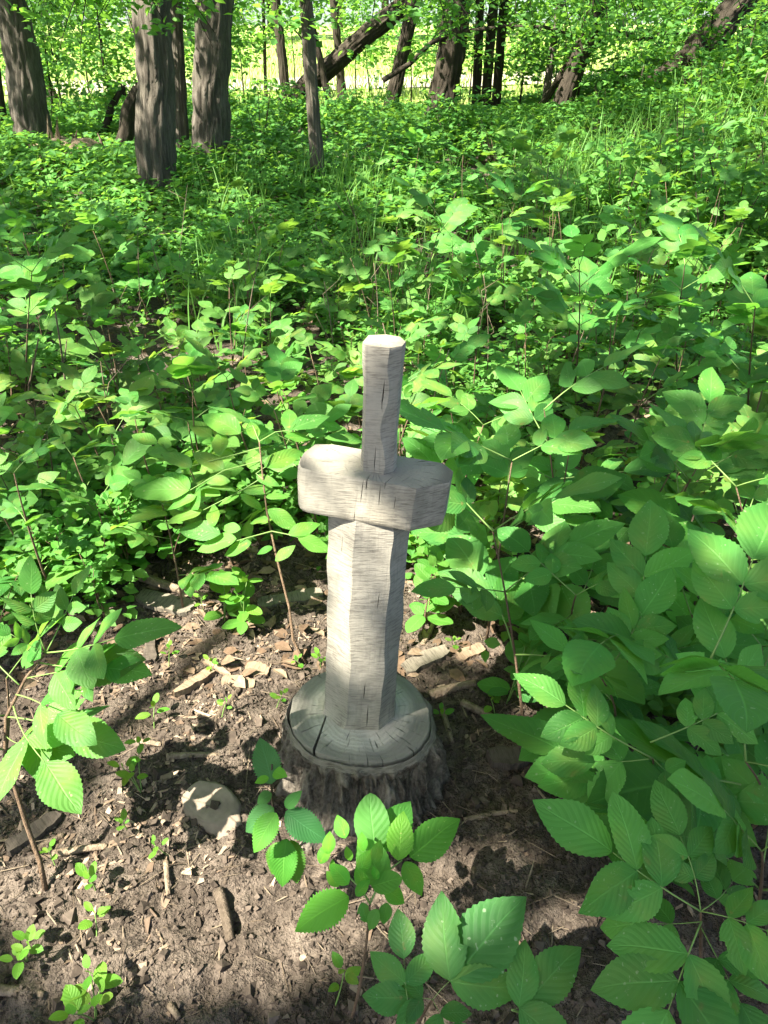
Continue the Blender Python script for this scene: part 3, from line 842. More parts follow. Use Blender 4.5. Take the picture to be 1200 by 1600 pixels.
# ------------------------------------------------------------------ trees
def trunk_mesh(name, pts, rad, mat, seg=40, amp=.10, seed=0, step=.05, flare=0.0):
    P = np.asarray([tuple(p) for p in pts], float)
    s = np.concatenate([[0], np.cumsum(np.linalg.norm(np.diff(P, axis=0), axis=1))])
    n = max(4, int(s[-1] / step)); ss = np.linspace(0, s[-1], n)
    Q = np.stack([np.interp(ss, s, P[:, i]) for i in range(3)], -1)
    rr = np.interp(ss, s, rad)
    rr = rr * (1 + flare * np.exp(-ss / .25))
    wob = (np.stack([fbm(ss * 1.3, 0, 0, seed + 1, 3), fbm(ss * 1.3, 9, 0, seed + 2, 3), 0 * ss + .5], -1) - .5) * rr.mean() * .5
    wob *= smooth(0, .4, ss)[:, None]
    V, F = tube(Q + wob, rr, seg)
    V = V.reshape(n, seg, 3); C = (Q + wob)[:, None]
    d = V - C
    th = np.linspace(0, 2 * np.pi, seg, endpoint=False)
    k = max(2.0, rr.mean() * 50)
    nz = fbm(np.cos(th)[None] * k, np.sin(th)[None] * k, ss[:, None] * 2.6, seed, 3)
    rid = np.clip((1 - np.abs(2 * nz - 1) - .5) / .5, 0, 1)
    big = fbm(np.cos(th)[None] * 1.2, np.sin(th)[None] * 1.2, ss[:, None] * .8, seed + 7, 2) - .5
    V = C + d * (1 + amp * (.5 - rid) + .07 * big)[..., None]
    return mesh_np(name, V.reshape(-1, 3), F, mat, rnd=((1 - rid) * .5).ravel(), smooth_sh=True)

TREES = []      # (root, crown centre) for the canopy

def tree(label, base_px, top_px, wpx, seed, mat=None, name='tree', height=7.5, group=None, dist=None, bend=0.0, low=0, low_z=(1.6, 3.0), seg=64, low_r=1.0):
    rnd = random.Random(seed)
    if dist is None: B = ground(*base_px)
    else:
        B = at_y(*base_px, dist); 
    B = Vector((B.x, B.y, float(terrain(B.x, B.y)) if dist is None else B.z))
    T = at_y(*top_px, B.y)
    d = (T - B); d = d / max(d.z, .3)
    depth = (B - EYE).dot(FWD); r = wpx * depth / FPX / 2
    root = thing(name, label, 'tree', B, group)
    hz = height
    top = Vector((d.x * hz * .8 + bend, 0.25 * rnd.uniform(-1, 1), hz))
    mid = Vector((d.x * T.z * .9, 0, max(1.0, (T.z - B.z)))) if T.z > B.z else top * .5
    mid = Vector(((T - B).x, 0, (T - B).z))
    pts = [Vector((-d.x * .25, 0, -.25)), Vector((0, 0, 0)), mid * .5, mid, mid.lerp(top, .5), top]
    me = trunk_mesh('trunk', pts, [r * 1.15, r * 1.12, r, r * .95, r * .7, r * .35], mat or M_BARK, seg, .22, seed, .045 if r > .1 else .07, .5)
    link(bpy.data.objects.new('trunk', me), root)
    for i in range(3):
        a = rnd.uniform(0, 6.28); t = rnd.uniform(.45, .8); p = mid.lerp(top, t)
        e = p + Vector((math.cos(a) * rnd.uniform(1, 1.8), math.sin(a) * rnd.uniform(1, 1.8), rnd.uniform(.8, 1.8)))
        ml = trunk_mesh('limb', bez(p, p.lerp(e, .5) + Vector((0, 0, .3)), e, 6), np.linspace(r * .4, r * .12, 6), mat or M_BARK, 10, .1, seed + i, .12)
        link(bpy.data.objects.new('limb', ml), root)
    lowP = []
    for i in range(low):                      # leafy sprays on low twigs
        a = rnd.uniform(0, 6.28); rr = rnd.uniform(.25, 1.0) * low_r
        c = Vector((math.cos(a) * rr, math.sin(a) * rr, rnd.uniform(*low_z) ))
        m = rnd.randint(14, 30)
        q = np.array(c) + rng.normal(0, 1, (m, 3)) * np.array([.24, .24, .10])
        lowP.append(q)
        st = mid * min(.95, max(.15, (c.z - .3) / max(.5, mid.z))) if c.z < mid.z else mid.lerp(top, .3)
        if i % 3 == 0:
            V, F = tube(bez(st, st.lerp(c, .5) + Vector((0, 0, .15)), c, 5), np.linspace(.010, .004, 5), 4)
            link(bpy.data.objects.new('twig', mesh_np('twig', V, F, M_BARK_DARK, smooth_sh=True)), root)
    TREES.append([root, B + top, lowP, B])
    return root

tree('thick brown trunk leaning left at the left edge', (60, 245), (14, 0), 48, 1, M_BARK, low=6, low_z=(2.4, 3.4))
tree('dark slanting trunk close behind the thick leaning trunk at the left edge', (92, 178), (36, 40), 15, 2, M_BARK_DARK, low=10)
tree('thin dark trunk at the far left edge', (8, 215), (-6, 110), 12, 3, M_BARK_DARK, low=6)
tree('straight thick furrowed trunk, leftmost of the three standing close together', (249, 318), (238, 0), 52, 4, M_BARK, low=0)
tree('slim straight trunk between the two thick trunks on the left', (284, 270), (271, 0), 22, 5, M_BARK, low=2, low_z=(2.0, 3))
tree('thick furrowed trunk with sun patches, rightmost of the three close together', (327, 280), (334, 0), 52, 6, M_BARK, low=3, low_z=(2.2, 3))
tree('slim grey trunk standing alone in undergrowth left of the sword handle', (499, 300), (478, 0), 19, 7, M_BARK, low=9, low_z=(1.6, 2.6), low_r=.6)
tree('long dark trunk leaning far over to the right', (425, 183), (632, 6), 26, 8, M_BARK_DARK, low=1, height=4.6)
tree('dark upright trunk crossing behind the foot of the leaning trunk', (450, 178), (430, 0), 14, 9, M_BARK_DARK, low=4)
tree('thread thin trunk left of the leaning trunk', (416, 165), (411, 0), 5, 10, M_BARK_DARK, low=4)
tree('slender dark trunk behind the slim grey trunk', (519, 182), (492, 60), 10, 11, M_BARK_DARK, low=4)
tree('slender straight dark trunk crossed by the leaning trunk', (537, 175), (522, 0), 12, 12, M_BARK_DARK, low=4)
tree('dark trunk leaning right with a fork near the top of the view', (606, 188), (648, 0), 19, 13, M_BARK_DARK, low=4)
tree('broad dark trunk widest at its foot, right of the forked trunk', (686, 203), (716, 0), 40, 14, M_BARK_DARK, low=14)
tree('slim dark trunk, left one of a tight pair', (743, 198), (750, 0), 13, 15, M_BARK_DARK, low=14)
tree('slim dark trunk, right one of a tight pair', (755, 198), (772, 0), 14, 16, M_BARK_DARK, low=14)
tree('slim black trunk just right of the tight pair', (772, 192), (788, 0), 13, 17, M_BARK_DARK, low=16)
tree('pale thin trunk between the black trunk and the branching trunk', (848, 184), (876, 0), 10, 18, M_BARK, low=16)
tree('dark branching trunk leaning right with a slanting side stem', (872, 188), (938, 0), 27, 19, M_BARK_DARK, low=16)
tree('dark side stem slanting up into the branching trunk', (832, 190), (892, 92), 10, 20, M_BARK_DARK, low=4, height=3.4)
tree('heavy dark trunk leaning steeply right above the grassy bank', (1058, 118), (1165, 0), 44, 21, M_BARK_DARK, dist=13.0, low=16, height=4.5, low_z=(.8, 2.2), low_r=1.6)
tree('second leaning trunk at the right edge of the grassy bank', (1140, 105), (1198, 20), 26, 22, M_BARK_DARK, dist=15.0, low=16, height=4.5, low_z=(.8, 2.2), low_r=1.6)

# broken gnarled stubs left of the thick trunk
def stub(label, p0, p1, wpx, seed, mat):
    B = ground(*p0); T = at_y(*p1, B.y); depth = (B - EYE).dot(FWD); r = wpx * depth / FPX / 2
    root = thing('broken_trunk', label, 'broken trunk', B)
    d = T - B
    me = trunk_mesh('trunk', [Vector((0, 0, -.2)) - d * .1, Vector((0, 0, 0)), d * .35 + Vector((.04, 0, .02)), d * .7 + Vector((-.03, 0, 0)), d], [r * 1.15, r * 1.0, r * .92, r * .85, r * .55], mat, 40, .14, seed, .03)
    link(bpy.data.objects.new('trunk', me), root)
    tip = d
    for i in range(4):
        e = tip + Vector((random.uniform(-.6, .6) * r, random.uniform(-.5, .5) * r, random.uniform(.02, .08)))
        V, F = tube([tip + (e - tip) * t + Vector((0, 0, -.1)) * (1 - t) for t in (0, .5, 1)], [r * .45, r * .35, r * .12], 5)
        link(bpy.data.objects.new('splinter', mesh_np('splinter', V, F, mat)), root)
stub('broken dark trunk leaning right beside the thick furrowed trunk', (184, 248), (214, 138), 26, 31, M_BARK_DARK)
stub('gnarled broken limb leaning against the broken dark trunk', (146, 235), (192, 136), 12, 32, M_BARK_DARK)
# fallen rotten wood heap
def heap():
    B = ground(112, 262)
    root = thing('rotten_log', 'rotten fallen log with splinters at the foot of the leaning trunk', 'log', B)
    me = trunk_mesh('log_body', [Vector((-.45, .1, .16)), Vector((-.1, 0, .2)), Vector((.25, 0, .17)), Vector((.5, .05, .1))], [.12, .16, .17, .1], M_STICK, 30, .4, 41, .025)
    link(bpy.data.objects.new('log_body', me), root)
    for i in range(7):
        p = Vector((random.uniform(-.3, .45), random.uniform(-.1, .1), .25)); e = p + Vector((random.uniform(-.15, .2), random.uniform(-.1, .1), random.uniform(.12, .38)))
        V, F = tube([p, p.lerp(e, .5) + Vector((.01, 0, 0)), e], [.03, .018, .003], 5)
        link(bpy.data.objects.new('splinter', mesh_np('splinter', V, F, M_STICK)), root)
heap()

# bare limbs seen across the trunks
def limb(label, pix, y, w0, w1, seed, mat=M_BARK_DARK):
    P = [at_y(u, v, y) for u, v in pix]; depth = (P[0] - EYE).dot(FWD)
    root = thing('bare_branch', label, 'branch', P[0])
    me = trunk_mesh('branch_wood', [p - P[0] for p in P], np.linspace(w0, w1, len(P)) * depth / FPX / 2, mat, 12, .12, seed, .05)
    link(bpy.data.objects.new('branch_wood', me), root)
    rnd = random.Random(seed)
    for i in range(6):
        k = rnd.randint(1, len(P) - 2); a = P[k] - P[0]; e = a + Vector((rnd.uniform(-.5, .5), rnd.uniform(-.3, .3), rnd.uniform(-.35, .5)))
        V, F = tube(bez(a, a.lerp(e, .5) + Vector((0, 0, .06)), e, 5), np.linspace(.010, .003, 5), 4)
        link(bpy.data.objects.new('twig', mesh_np('twig', V, F, mat, smooth_sh=True)), root)
limb('long bare limb arching across the broad dark trunk', [(598, 126), (640, 100), (672, 68), (700, 55), (740, 47), (790, 42), (850, 42), (905, 58)], 14.2, 8, 4, 51)
limb('bare limb reaching from branching trunk to the leaning tree on the bank', [(890, 100), (925, 78), (950, 58), (975, 52), (1005, 62), (1040, 52), (1078, 50)], 14.0, 9, 5, 52)

# tall leafy saplings between the trunks
def tall_sapling(label, u, y, h, n, seed, spread=.55, z0=.85):
    y = y + 2.5
    rnd = random.Random(seed); p = at_y(u, 300, y); B = Vector((p.x, y, float(terrain(p.x, y))))
    root = thing('leafy_sapling', label, 'sapling', B, 'leafy saplings between the trunks')
    pts = bez(Vector((0, 0, -.05)), Vector((rnd.uniform(-.2, .2), 0, h * .5)), Vector((rnd.uniform(-.3, .3), 0, h)), 8)
    V, F = tube(pts, np.linspace(.022, .006, 8), 6)
    link(bpy.data.objects.new('stem', mesh_np('stem', V, F, M_BARK_DARK, smooth_sh=True)), root)
    Q = []
    for i in range(int(n * 1.3)):
        a = rnd.uniform(0, 6.28); z = rnd.uniform(z0, h); rr = rnd.uniform(.1, 1) * spread * (1.2 - .5 * z / h)
        c = np.array([math.cos(a) * rr, math.sin(a) * rr, z])
        Q.append(c + rng.normal(0, 1, (rnd.randint(22, 38), 3)) * np.array([.22, .22, .09]))
    link(bpy.data.objects.new('crown', cloud_mesh('crown', M_CROWN, np.concatenate(Q), .6, (.08, .15), False, 1.25)), root)
for i, (u, y, h, n) in enumerate([(20, 15, 2.6, 26), (125, 14, 2.9, 34), (165, 17, 3.0, 34), (200, 13.5, 2.7, 22), (300, 16, 2.7, 24), (375, 15, 2.6, 26), (395, 19, 2.9, 30), (470, 21, 2.7, 20),
                                   (560, 20, 2.8, 24), (580, 21, 3.0, 24), (640, 18, 2.8, 26), (660, 21, 3.0, 26), (725, 19, 2.9, 28), (800, 17, 2.8, 34), (825, 21, 3.0, 32),
                                   (900, 18, 2.9, 32), (960, 16, 2.8, 38), (1000, 19, 3.0, 34), (1040, 18, 3.1, 34), (1110, 17, 3.2, 34), (1170, 16, 3.2, 34), (60, 19, 3.0, 30), (250, 20, 3.0, 26)]):
    tall_sapling('sunlit leafy sapling among the background trunks', u, y, h, n, 300 + i, .8 if y > 15 else .6)

rb = random.Random(91)
for i in range(16):
    us = rb.uniform(10, 1150)
    if 395 < us < 660: continue
    tall_sapling('slim leafy sapling in front of the meadow', us, rb.uniform(11, 14.5), rb.uniform(1.5, 2.3), 14, 350 + i, .5, .5)
FEET = [ground(u, v) for u, v in ((249, 318), (327, 280), (284, 270), (60, 245), (499, 300), (190, 238), (120, 262))]
def before_trunk(x, y):
    return any(f.y - 3.0 < y < f.y + .15 and abs(x / y - f.x / f.y) < .052 for f in FEET)

def bush(label, x, y, h, r, seed, group, size=(.06, .13)):
    rnd = random.Random(seed); B = Vector((x, y, float(terrain(x, y))))
    root = thing('bushy_shrub', label, 'shrub', B, group)
    Q = []
    for k in range(4):
        a = rnd.uniform(0, 6.28); e = Vector((math.cos(a) * r * .6, math.sin(a) * r * .6, h * rnd.uniform(.7, 1)))
        V, F = tube(bez(Vector((0, 0, -.03)), e * .5 + Vector((0, 0, .1 * h)), e, 5), np.linspace(.007, .003, 5), 4)
        link(bpy.data.objects.new('stem', mesh_np('stem', V, F, M_STICKDARK)), root)
    for i in range(int(16 + 40 * h * r)):
        a = rnd.uniform(0, 6.28); rr = r * rnd.random() ** .5; z = h * rnd.uniform(.25, 1.0) * (1.05 - .5 * (rr / r) ** 2)
        Q.append(np.array([math.cos(a) * rr, math.sin(a) * rr, z]) + rng.normal(0, 1, (rnd.randint(6, 12), 3)) * np.array([.075, .075, .025]))
    link(bpy.data.objects.new('crown', cloud_mesh('crown', M_COVER, np.concatenate(Q), .45, size, False, 1.2)), root)
rb = random.Random(61)
for i in range(64):
    y = rb.uniform(6.3, 15.5); x = rb.uniform(-1.25, .55) * y * .62
    if before_trunk(x, y): continue
    bush('bushy green shrub at the feet of the background trunks', x, y, rb.uniform(.4, .8) * (1.35 if y > 10.5 else .9), rb.uniform(.3, .55), 1200 + i, 'shrubs at the feet of the trunks')
for i in range(44):
    y = rb.uniform(5.2, 12.5); x = rb.uniform(.28, .66) * y + rb.uniform(0, .6)
    bush('leafy shrub on the bank at upper right', x, y, rb.uniform(.55, 1.25), rb.uniform(.35, .6), 1300 + i, 'shrubs on the bank')

def bough(label, u, v, y, seed, n=16, size=(.06, .11), spread=.55):
    rnd = random.Random(seed); c = at_y(u, v, y)
    root = thing('leafy_bough', label, 'bough', c, 'leafy boughs hanging between the trunks')
    st = Vector((rnd.uniform(-.9, .9), rnd.uniform(-.2, .6), rnd.uniform(.7, 1.3)))
    Q = []
    for k in range(3):
        e = Vector((rnd.uniform(-1, 1) * spread, rnd.uniform(-.4, .4), rnd.uniform(-.3, .15)))
        P = bez(st, st.lerp(e, .5) + Vector((0, 0, .2)), e, 7)
        V, F = tube(P, np.linspace(.010, .003, 7), 4); link(bpy.data.objects.new('twig', mesh_np('twig', V, F, M_BARK_DARK, smooth_sh=True)), root)
        for j in range(n // 3):
            p = P[rnd.randint(2, 6)] + Vector((rnd.uniform(-.18, .18), rnd.uniform(-.18, .18), rnd.uniform(-.10, .04)))
            Q.append(np.array(p) + rng.normal(0, 1, (rnd.randint(6, 11), 3)) * np.array([.085, .085, .03]))
    link(bpy.data.objects.new('foliage', cloud_mesh('foliage', M_CROWN, np.concatenate(Q), .5, size, False, 1.15)), root)
for i, (u, v, y) in enumerate([(30, -10, 7), (95, 15, 11), (150, 30, 12), (185, 90, 9.5), (200, 40, 10), (240, -5, 7.5), (300, 5, 11), (335, 15, 8), (385, 70, 12), (400, 110, 13), (425, 30, 10), (460, 90, 12), (490, 40, 8), (520, 25, 7.5), (545, 90, 12), (565, 40, 9),
                                (590, 110, 13), (620, 30, 11), (640, 90, 14), (670, 20, 12), (705, 110, 15), (730, 30, 12), (775, 60, 13), (800, 110, 14), (825, 50, 12), (850, 100, 14), (880, 20, 11), (915, 40, 12), (940, 110, 13), (965, 20, 10), (1000, 70, 13), (1030, 15, 11),
                                (1060, 60, 12), (1090, 10, 10), (1120, 60, 12), (1150, 25, 10), (1185, 80, 12), (60, 70, 13), (120, 110, 14), (270, 60, 13), (760, 5, 10), (990, 130, 14)]):
    if 385 < u < 660 and v > 32: continue
    bough('leafy bough hanging into the top of the view', u, v, y, 1500 + i, 22, (.07, .125), .65)
rb = random.Random(77)
for i in range(22):
    u = rb.uniform(-20, 1220); y = rb.uniform(7, 15)
    if 430 < u < 650: continue
    bough('leafy bough hanging into the top of the view', u, rb.uniform(-30, 45), y, 1600 + i, 20, (.06, .12), .6)

# far tree line beyond the meadow
def far_tree(x, y, h, seed):
    rnd = random.Random(seed); B = Vector((x, y, float(terrain(x, y))))
    root = thing('far_tree', 'pale green tree in the line beyond the meadow', 'tree', B, 'tree line beyond the meadow')
    V, F = tube([Vector((0, 0, -.3)), Vector((.1, 0, h * .3)), Vector((0, 0, h * .7))], [.28, .2, .08], 8)
    link(bpy.data.objects.new('trunk', mesh_np('trunk', V, F, M_BARK)), root)
    Q = []
    for i in range(60):
        d = rng.normal(0, 1, 3); d /= np.linalg.norm(d)
        c = np.array([0, 0, h * .55]) + d * np.array([h * .36, h * .36, h * .46]) * rnd.uniform(.55, 1)
        Q.append(c + rng.normal(0, 1, (26, 3)) * np.array([.5, .5, .35]))
    link(bpy.data.objects.new('crown', cloud_mesh('crown', M_CROWN, np.concatenate(Q), .7, (.3, .55), True, 1.3)), root)
for i in range(22):
    far_tree(-36 + i * 3.6 + random.uniform(-1, 1), random.uniform(46, 62), random.uniform(7, 12), 500 + i)

# meadow grass
def meadow():
    n = 26000
    y = 17 + 33 * rng.random(n) ** 1.6; x = (rng.random(n) * 2 - 1) * (y * .62 + 1)
    keep = (x < 3.0 + (y - 17) * .8); x, y = x[keep], y[keep]
    n = len(x); P = np.stack([x, y, terrain(x, y)], -1)
    D = np.stack([rng.normal(0, .25, n), rng.normal(0, .25, n), np.ones(n)], -1); N = np.stack([rng.normal(0, 1, n), -np.ones(n), rng.normal(0, .3, n)], -1)
    V, F, r = leaf_cloud(P, D, N, rng.uniform(.12, .32, n), True, .10 * 2.6)
    t = NT('meadow_grass'); a = t.n('ShaderNodeAttribute', attribute_name='rnd')
    col = t.mix(a.outputs['Fac'], (0.20, 0.32, 0.06), (0.36, 0.42, 0.14)); p = t.pbsdf(col, .7, .2)
    tr = t.n('ShaderNodeBsdfTranslucent'); t.l(col, tr.inputs[0]); mx = t.n('ShaderNodeMixShader'); mx.inputs[0].default_value = .35
    t.l(p.outputs[0], mx.inputs[1]); t.l(tr.outputs[0], mx.inputs[2])
    o = link(bpy.data.objects.new('meadow_grass', mesh_np('meadow_grass', V, F, t.done(mx.outputs[0]), rnd=r)))
    tag(o, 'bright sunlit meadow grass behind the trees', 'grass', kind='stuff')
meadow()

# ------------------------------------------------------------------ undergrowth
def clearing(x, y):
    """1 inside the bare soil round the stump"""
    x = np.asarray(x, float); y = np.asarray(y, float)
    e = 0.16 * (fbm(x * 3, y * 3, 0, 71, 3) - .5)
    right = 0.44 + e - .10 * smooth(1.4, 2.0, y)
    back = 1.98 + e - .10 * smooth(-.1, .4, x) - .24 * smooth(-.35, -.8, x)
    return (x < right) & (y < back)

# grass on the bank and scattered tufts
def grass(name, label, P, L, seed_curl=.5):
    n = len(P); k = 5
    a = rng.uniform(0, 2 * np.pi, n); bend = rng.uniform(.15, .8, n) * seed_curl * 2
    t = np.linspace(0, 1, k)
    wd = rng.uniform(.0045, .009, n)
    Hx = np.cos(a)[:, None] * bend[:, None] * (t ** 2)[None] * L[:, None]
    Hy = np.sin(a)[:, None] * bend[:, None] * (t ** 2)[None] * L[:, None]
    Hz = (t[None] - .35 * bend[:, None] * (t ** 2.2)[None]) * L[:, None]
    C = P[:, None] + np.stack([Hx, Hy, Hz], -1)
    b = a + np.pi / 2 + rng.normal(0, .4, n)
    W = np.stack([np.cos(b), np.sin(b), 0 * b], -1)[:, None] * (wd[:, None] * (1 - t ** 1.6)[None] + .0006)[..., None]
    V = np.stack([C - W, C + W], 2).reshape(-1, 3)
    o = (np.arange(n) * 2 * k)[:, None]; j = np.arange(k - 1)[None] * 2
    Q = np.stack([o + j, o + j + 1, o + j + 3, o + j + 2], -1).reshape(-1, 4)
    ob = link(bpy.data.objects.new(name, mesh_np(name, V, [Q], M_GRASS, rnd=np.repeat(rng.random(n) * .8, 2 * k), smooth_sh=True)))
    return tag(ob, label, 'grass', kind='stuff')
n = 4200
gx = rng.normal(4.0, 1.6, n); gy = rng.normal(8.2, 1.9, n)
ok = (gx > 1.5) & (gy > 4.6) & (gy < 13) & (fbm(gx * .9, gy * .9, 0, 5, 2) > .42); gx, gy = gx[ok], gy[ok]
grass('bank_grass', 'tall grass blades on the bank at upper right', np.stack([gx, gy, terrain(gx, gy)], -1), rng.uniform(.4, .95, len(gx)))
n = 2600
gy = rng.uniform(4.2, 9.5, n); gx = rng.normal(.2, 1.1, n) * gy * .22
ok = fbm(gx * 1.4, gy * 1.4, 0, 6, 2) > .55; gx, gy = gx[ok], gy[ok]
grass('undergrowth_grass', 'thin grass blades standing in the undergrowth behind the handle', np.stack([gx, gy, terrain(gx, gy)], -1), rng.uniform(.35, .75, len(gx)), .35)
for i in range(14):          # seed heads on the bank
    x, y = random.uniform(2.6, 5.2), random.uniform(6.5, 9.5); z = float(terrain(x, y)); h = random.uniform(.8, 1.1)
    rt = thing('grass_seed_head', 'pale seed head on a tall grass stalk on the bank', 'grass stalk', (x, y, z), 'seed heads on the bank')
    e = Vector((random.uniform(-.08, .08), random.uniform(-.08, .08), h))
    V, F = tube(bez(Vector((0, 0, 0)), Vector((0, 0, h * .5)), e, 6), .0022, 4); link(bpy.data.objects.new('stalk', mesh_np('stalk', V, F, M_GRASS)), rt)
    V, F = tube([e, e + Vector((0, 0, .03)), e + Vector((.003, 0, .08)), e + Vector((.006, 0, .12))], [.002, .007, .006, .001], 6)
    link(bpy.data.objects.new('seed_head', mesh_np('seed_head', V, F, M_STRAW)), rt)

def undergrowth():
    # low carpet of small leaves near, mounded mass far
    n = 92000
    y = 1.3 + 16.5 * rng.random(n) ** 1.25; x = (rng.random(n) * 2 - 1) * (y * .80 + 1.3)
    d = np.hypot(x, y)
    cl = clearing(x, y) & (y < 2.4)
    dens = fbm(x * 1.6, y * 1.6, 0, 81, 3)
    keep = (~cl) & (dens > .36 + .10 * smooth(5.5, 4.0, y)) & ~((y > 4) & (fbm(x * .8, y * .8, 0, 82, 3) < .30))
    x, y, d = x[keep], y[keep], d[keep]
    H = (.08 + .20 * fbm(x * .9, y * .9, 0, 83, 3)) * (1 + .35 * smooth(4.5, 8, y)) + .16 * np.clip(fbm(x * .55, y * .55, 0, 84, 2) - .5, 0, 1) * smooth(4, 8, y) * 3
    m = len(x); f = 1 - rng.random(m) ** 1.7
    C = np.stack([x, y, terrain(x, y) + .02 + H * f], -1)
    far = smooth(4, 10, y)
    # sprays of leaves round each centre
    kk = 3
    P = np.repeat(C, kk, 0) + rng.normal(0, 1, (m * kk, 3)) * np.array([.045, .045, .012]) * (1 + np.repeat(far, kk))[:, None]
    L = rng.uniform(.030, .062, m * kk) * (1 + 1.1 * np.repeat(far, kk))
    near = np.repeat(y, kk) < 6.5
    for nm, lab, sel, low in (('ground_cover', 'low carpet of small green leaves between the saplings', near, False), ('far_undergrowth', 'mass of green undergrowth below the background trunks', ~near, True)):
        q = P[sel]; k2 = len(q)
        a = rng.uniform(0, 2 * np.pi, k2); e = rng.normal(0, .3, k2)
        D = np.stack([np.cos(a) * np.cos(e), np.sin(a) * np.cos(e), np.sin(e)], -1)
        N = np.stack([rng.normal(-.1, .4, k2), rng.normal(-.2, .4, k2), np.ones(k2)], -1)
        V, F, r = leaf_cloud(q, D, N, L[sel], low, 1.25)
        tag(link(bpy.data.objects.new(nm, mesh_np(nm, V, F, M_COVER, rnd=r * .8))), lab, 'undergrowth', kind='stuff')
undergrowth()

# individually built plants of the mid ground
def zone(x, y):
    side = 'left of' if x < -.35 * y * .5 else ('right of' if x > .35 * y * .5 else 'behind')
    dist = 'close' if y < 3.2 else 'far'
    return side, dist
placed = []
def free(x, y, r):
    for a, b, c in placed:
        if (a - x) ** 2 + (b - y) ** 2 < (r + c) ** 2 * .36: return False
    return True
LABEL_A = {('left of', 'close'): 'ash-like sapling left of the sword',
           ('right of', 'close'): 'ash-like sapling right of the sword',
           ('behind', 'close'): 'ash-like sapling close behind the sword',
           ('left of', 'far'): 'ash-like sapling towards the thick left trunks',
           ('right of', 'far'): 'ash-like sapling below the grassy bank',
           ('behind', 'far'): 'ash-like sapling far behind the handle'}
cnt = [0, 0, 0]
tries = 0
while cnt[0] < 265 and tries < 9000:
    tries += 1
    y = 1.75 + 6.2 * random.random() ** 1.2; x = random.uniform(-1, 1) * (y * .60 + .25)
    if clearing(x, y) or (abs(x) < .5 and y < 2.1): continue
    if x > .3 and y < 2.0 and random.random() < .3: continue
    r = .13
    if not free(x, y, r): continue
    if fbm(x * .7, y * .7, 0, 91, 2) < .37 or before_trunk(x, y): continue
    placed.append((x, y, r)); cnt[0] += 1
    s = zone(x, y); h = random.uniform(.28, .62) * (1.12 if x > 0.6 else 1.0) * (1 + .3 * float(smooth(3.6, 5.5, y)))
    if any(f.y - 5.6 < y < f.y and abs(x / y - f.x / f.y) < .065 for f in FEET): h *= .5
    tn = random.uniform(.8, 1.25); yl = random.uniform(.9, 1.4)
    ash_sapling((x, y, gz(x, y)), h, 1000 + cnt[0], LABEL_A[s], 'ash-like saplings ' + s[0] + ' the sword, ' + s[1], hi=False, detail=y < 3.3, nodes=random.choice((3, 3, 4)), L=random.uniform(.13, .20) * (1 + .25 * float(smooth(3.3, 5.5, y))), tint=(tn * yl, tn, tn * .95), start=.35)
tries = 0
LABEL_B = {('left of', 'close'): 'round-leaved shrub left of the sword',
           ('right of', 'close'): 'round-leaved shrub right of the sword',
           ('behind', 'close'): 'round-leaved shrub close behind the sword',
           ('left of', 'far'): 'round-leaved shrub farther off on the left',
           ('right of', 'far'): 'round-leaved shrub farther off on the right',
           ('behind', 'far'): 'round-leaved shrub far behind the handle'}
placed2 = []
def kindof(i):
    k = (i * 7919) % 100
    if k < 30: return dict(nodes=7, size=random.uniform(.030, .045), lib=RND_LO)
    if k < 52: return dict(nodes=4, size=random.uniform(.05, .08), lib=HEART_LO)
    if k < 70: return dict(nodes=6, size=random.uniform(.05, .085), lib=ASH_LO)
    return dict(nodes=random.choice((4, 5)), size=random.uniform(.045, .08), lib=RND_LO)
while cnt[1] < 275 and tries < 9000:
    tries += 1
    y = 1.7 + 5.6 * random.random() ** 1.25; x = random.uniform(-1, 1) * (y * .60 + .25)
    if clearing(x, y): continue
    if before_trunk(x, y): continue
    if any((a - x) ** 2 + (b - y) ** 2 < .14 ** 2 for a, b in placed2): continue
    placed2.append((x, y)); cnt[1] += 1
    s = zone(x, y); h = random.uniform(.18, .42)
    tn = random.uniform(.8, 1.3); yl = random.uniform(.9, 1.45)
    leafy_plant('leafy_shrub', (x, y, gz(x, y)), h, 3000 + cnt[1], LABEL_B[s], 'shrub', 'round-leaved shrubs ' + s[0] + ' the sword, ' + s[1], stems=random.choice((2, 3, 3)) if y < 3.6 else 2, **kindof(cnt[1]), tint=(tn * yl, tn, tn * .9))

RELABEL = []
# ------------------------------------------------------------------ hero plants
BL = (0.98, 1.08, .98)
b = ground(1100, 1530)
n1 = at(1095, 1424, .50)
ash_sapling(b, .5, 11, 'large ash-like sapling filling the lower right corner with big scratched leaves', hi=True, nodes=0, top=n1, tint=BL, extra=[
    (n1, at(966, 1330, .56), 2, .68), (n1, at(1068, 1308, .56), 2, .60), (n1, at(1195, 1452, .54), 2, .72), (n1, at(1150, 1372, .50), 2, .62),
    (at(1096, 1440, .48), at(1052, 1572, .47), 2, .82, (0, -.3, 1), .30), (at(1096, 1440, .44), at(1010, 1440, .40), 1, .8), (at(1096, 1450, .42), at(1160, 1560, .42), 2, .7)])
b = ground(1030, 1260)
n2 = at(1020, 1185, .52)
ash_sapling(b, .5, 12, 'ash-like sapling with two fans of small sunlit toothed leaflets, right of the stump', hi=True, nodes=0, top=n2, tint=(1.05, 1.08, .95), extra=[
    (n2, at(895, 1098, .60), 3, .42, (0, -.5, 1), .42), (at(1016, 1160, .54), at(1150, 1098, .60), 3, .40, (0, -.5, 1), .36), (n2, at(930, 1185, .50), 1, .8), (n2, at(1060, 1215, .50), 1, .9)])
b = ground(1120, 1180)
ash_sapling(b, .55, 13, 'dense ash-like sapling with broad leaves at the right edge above the scratched leaves', hi=True, nodes=3, L=.26, lf=.62, tint=BL, top=at(1110, 1030, .62))
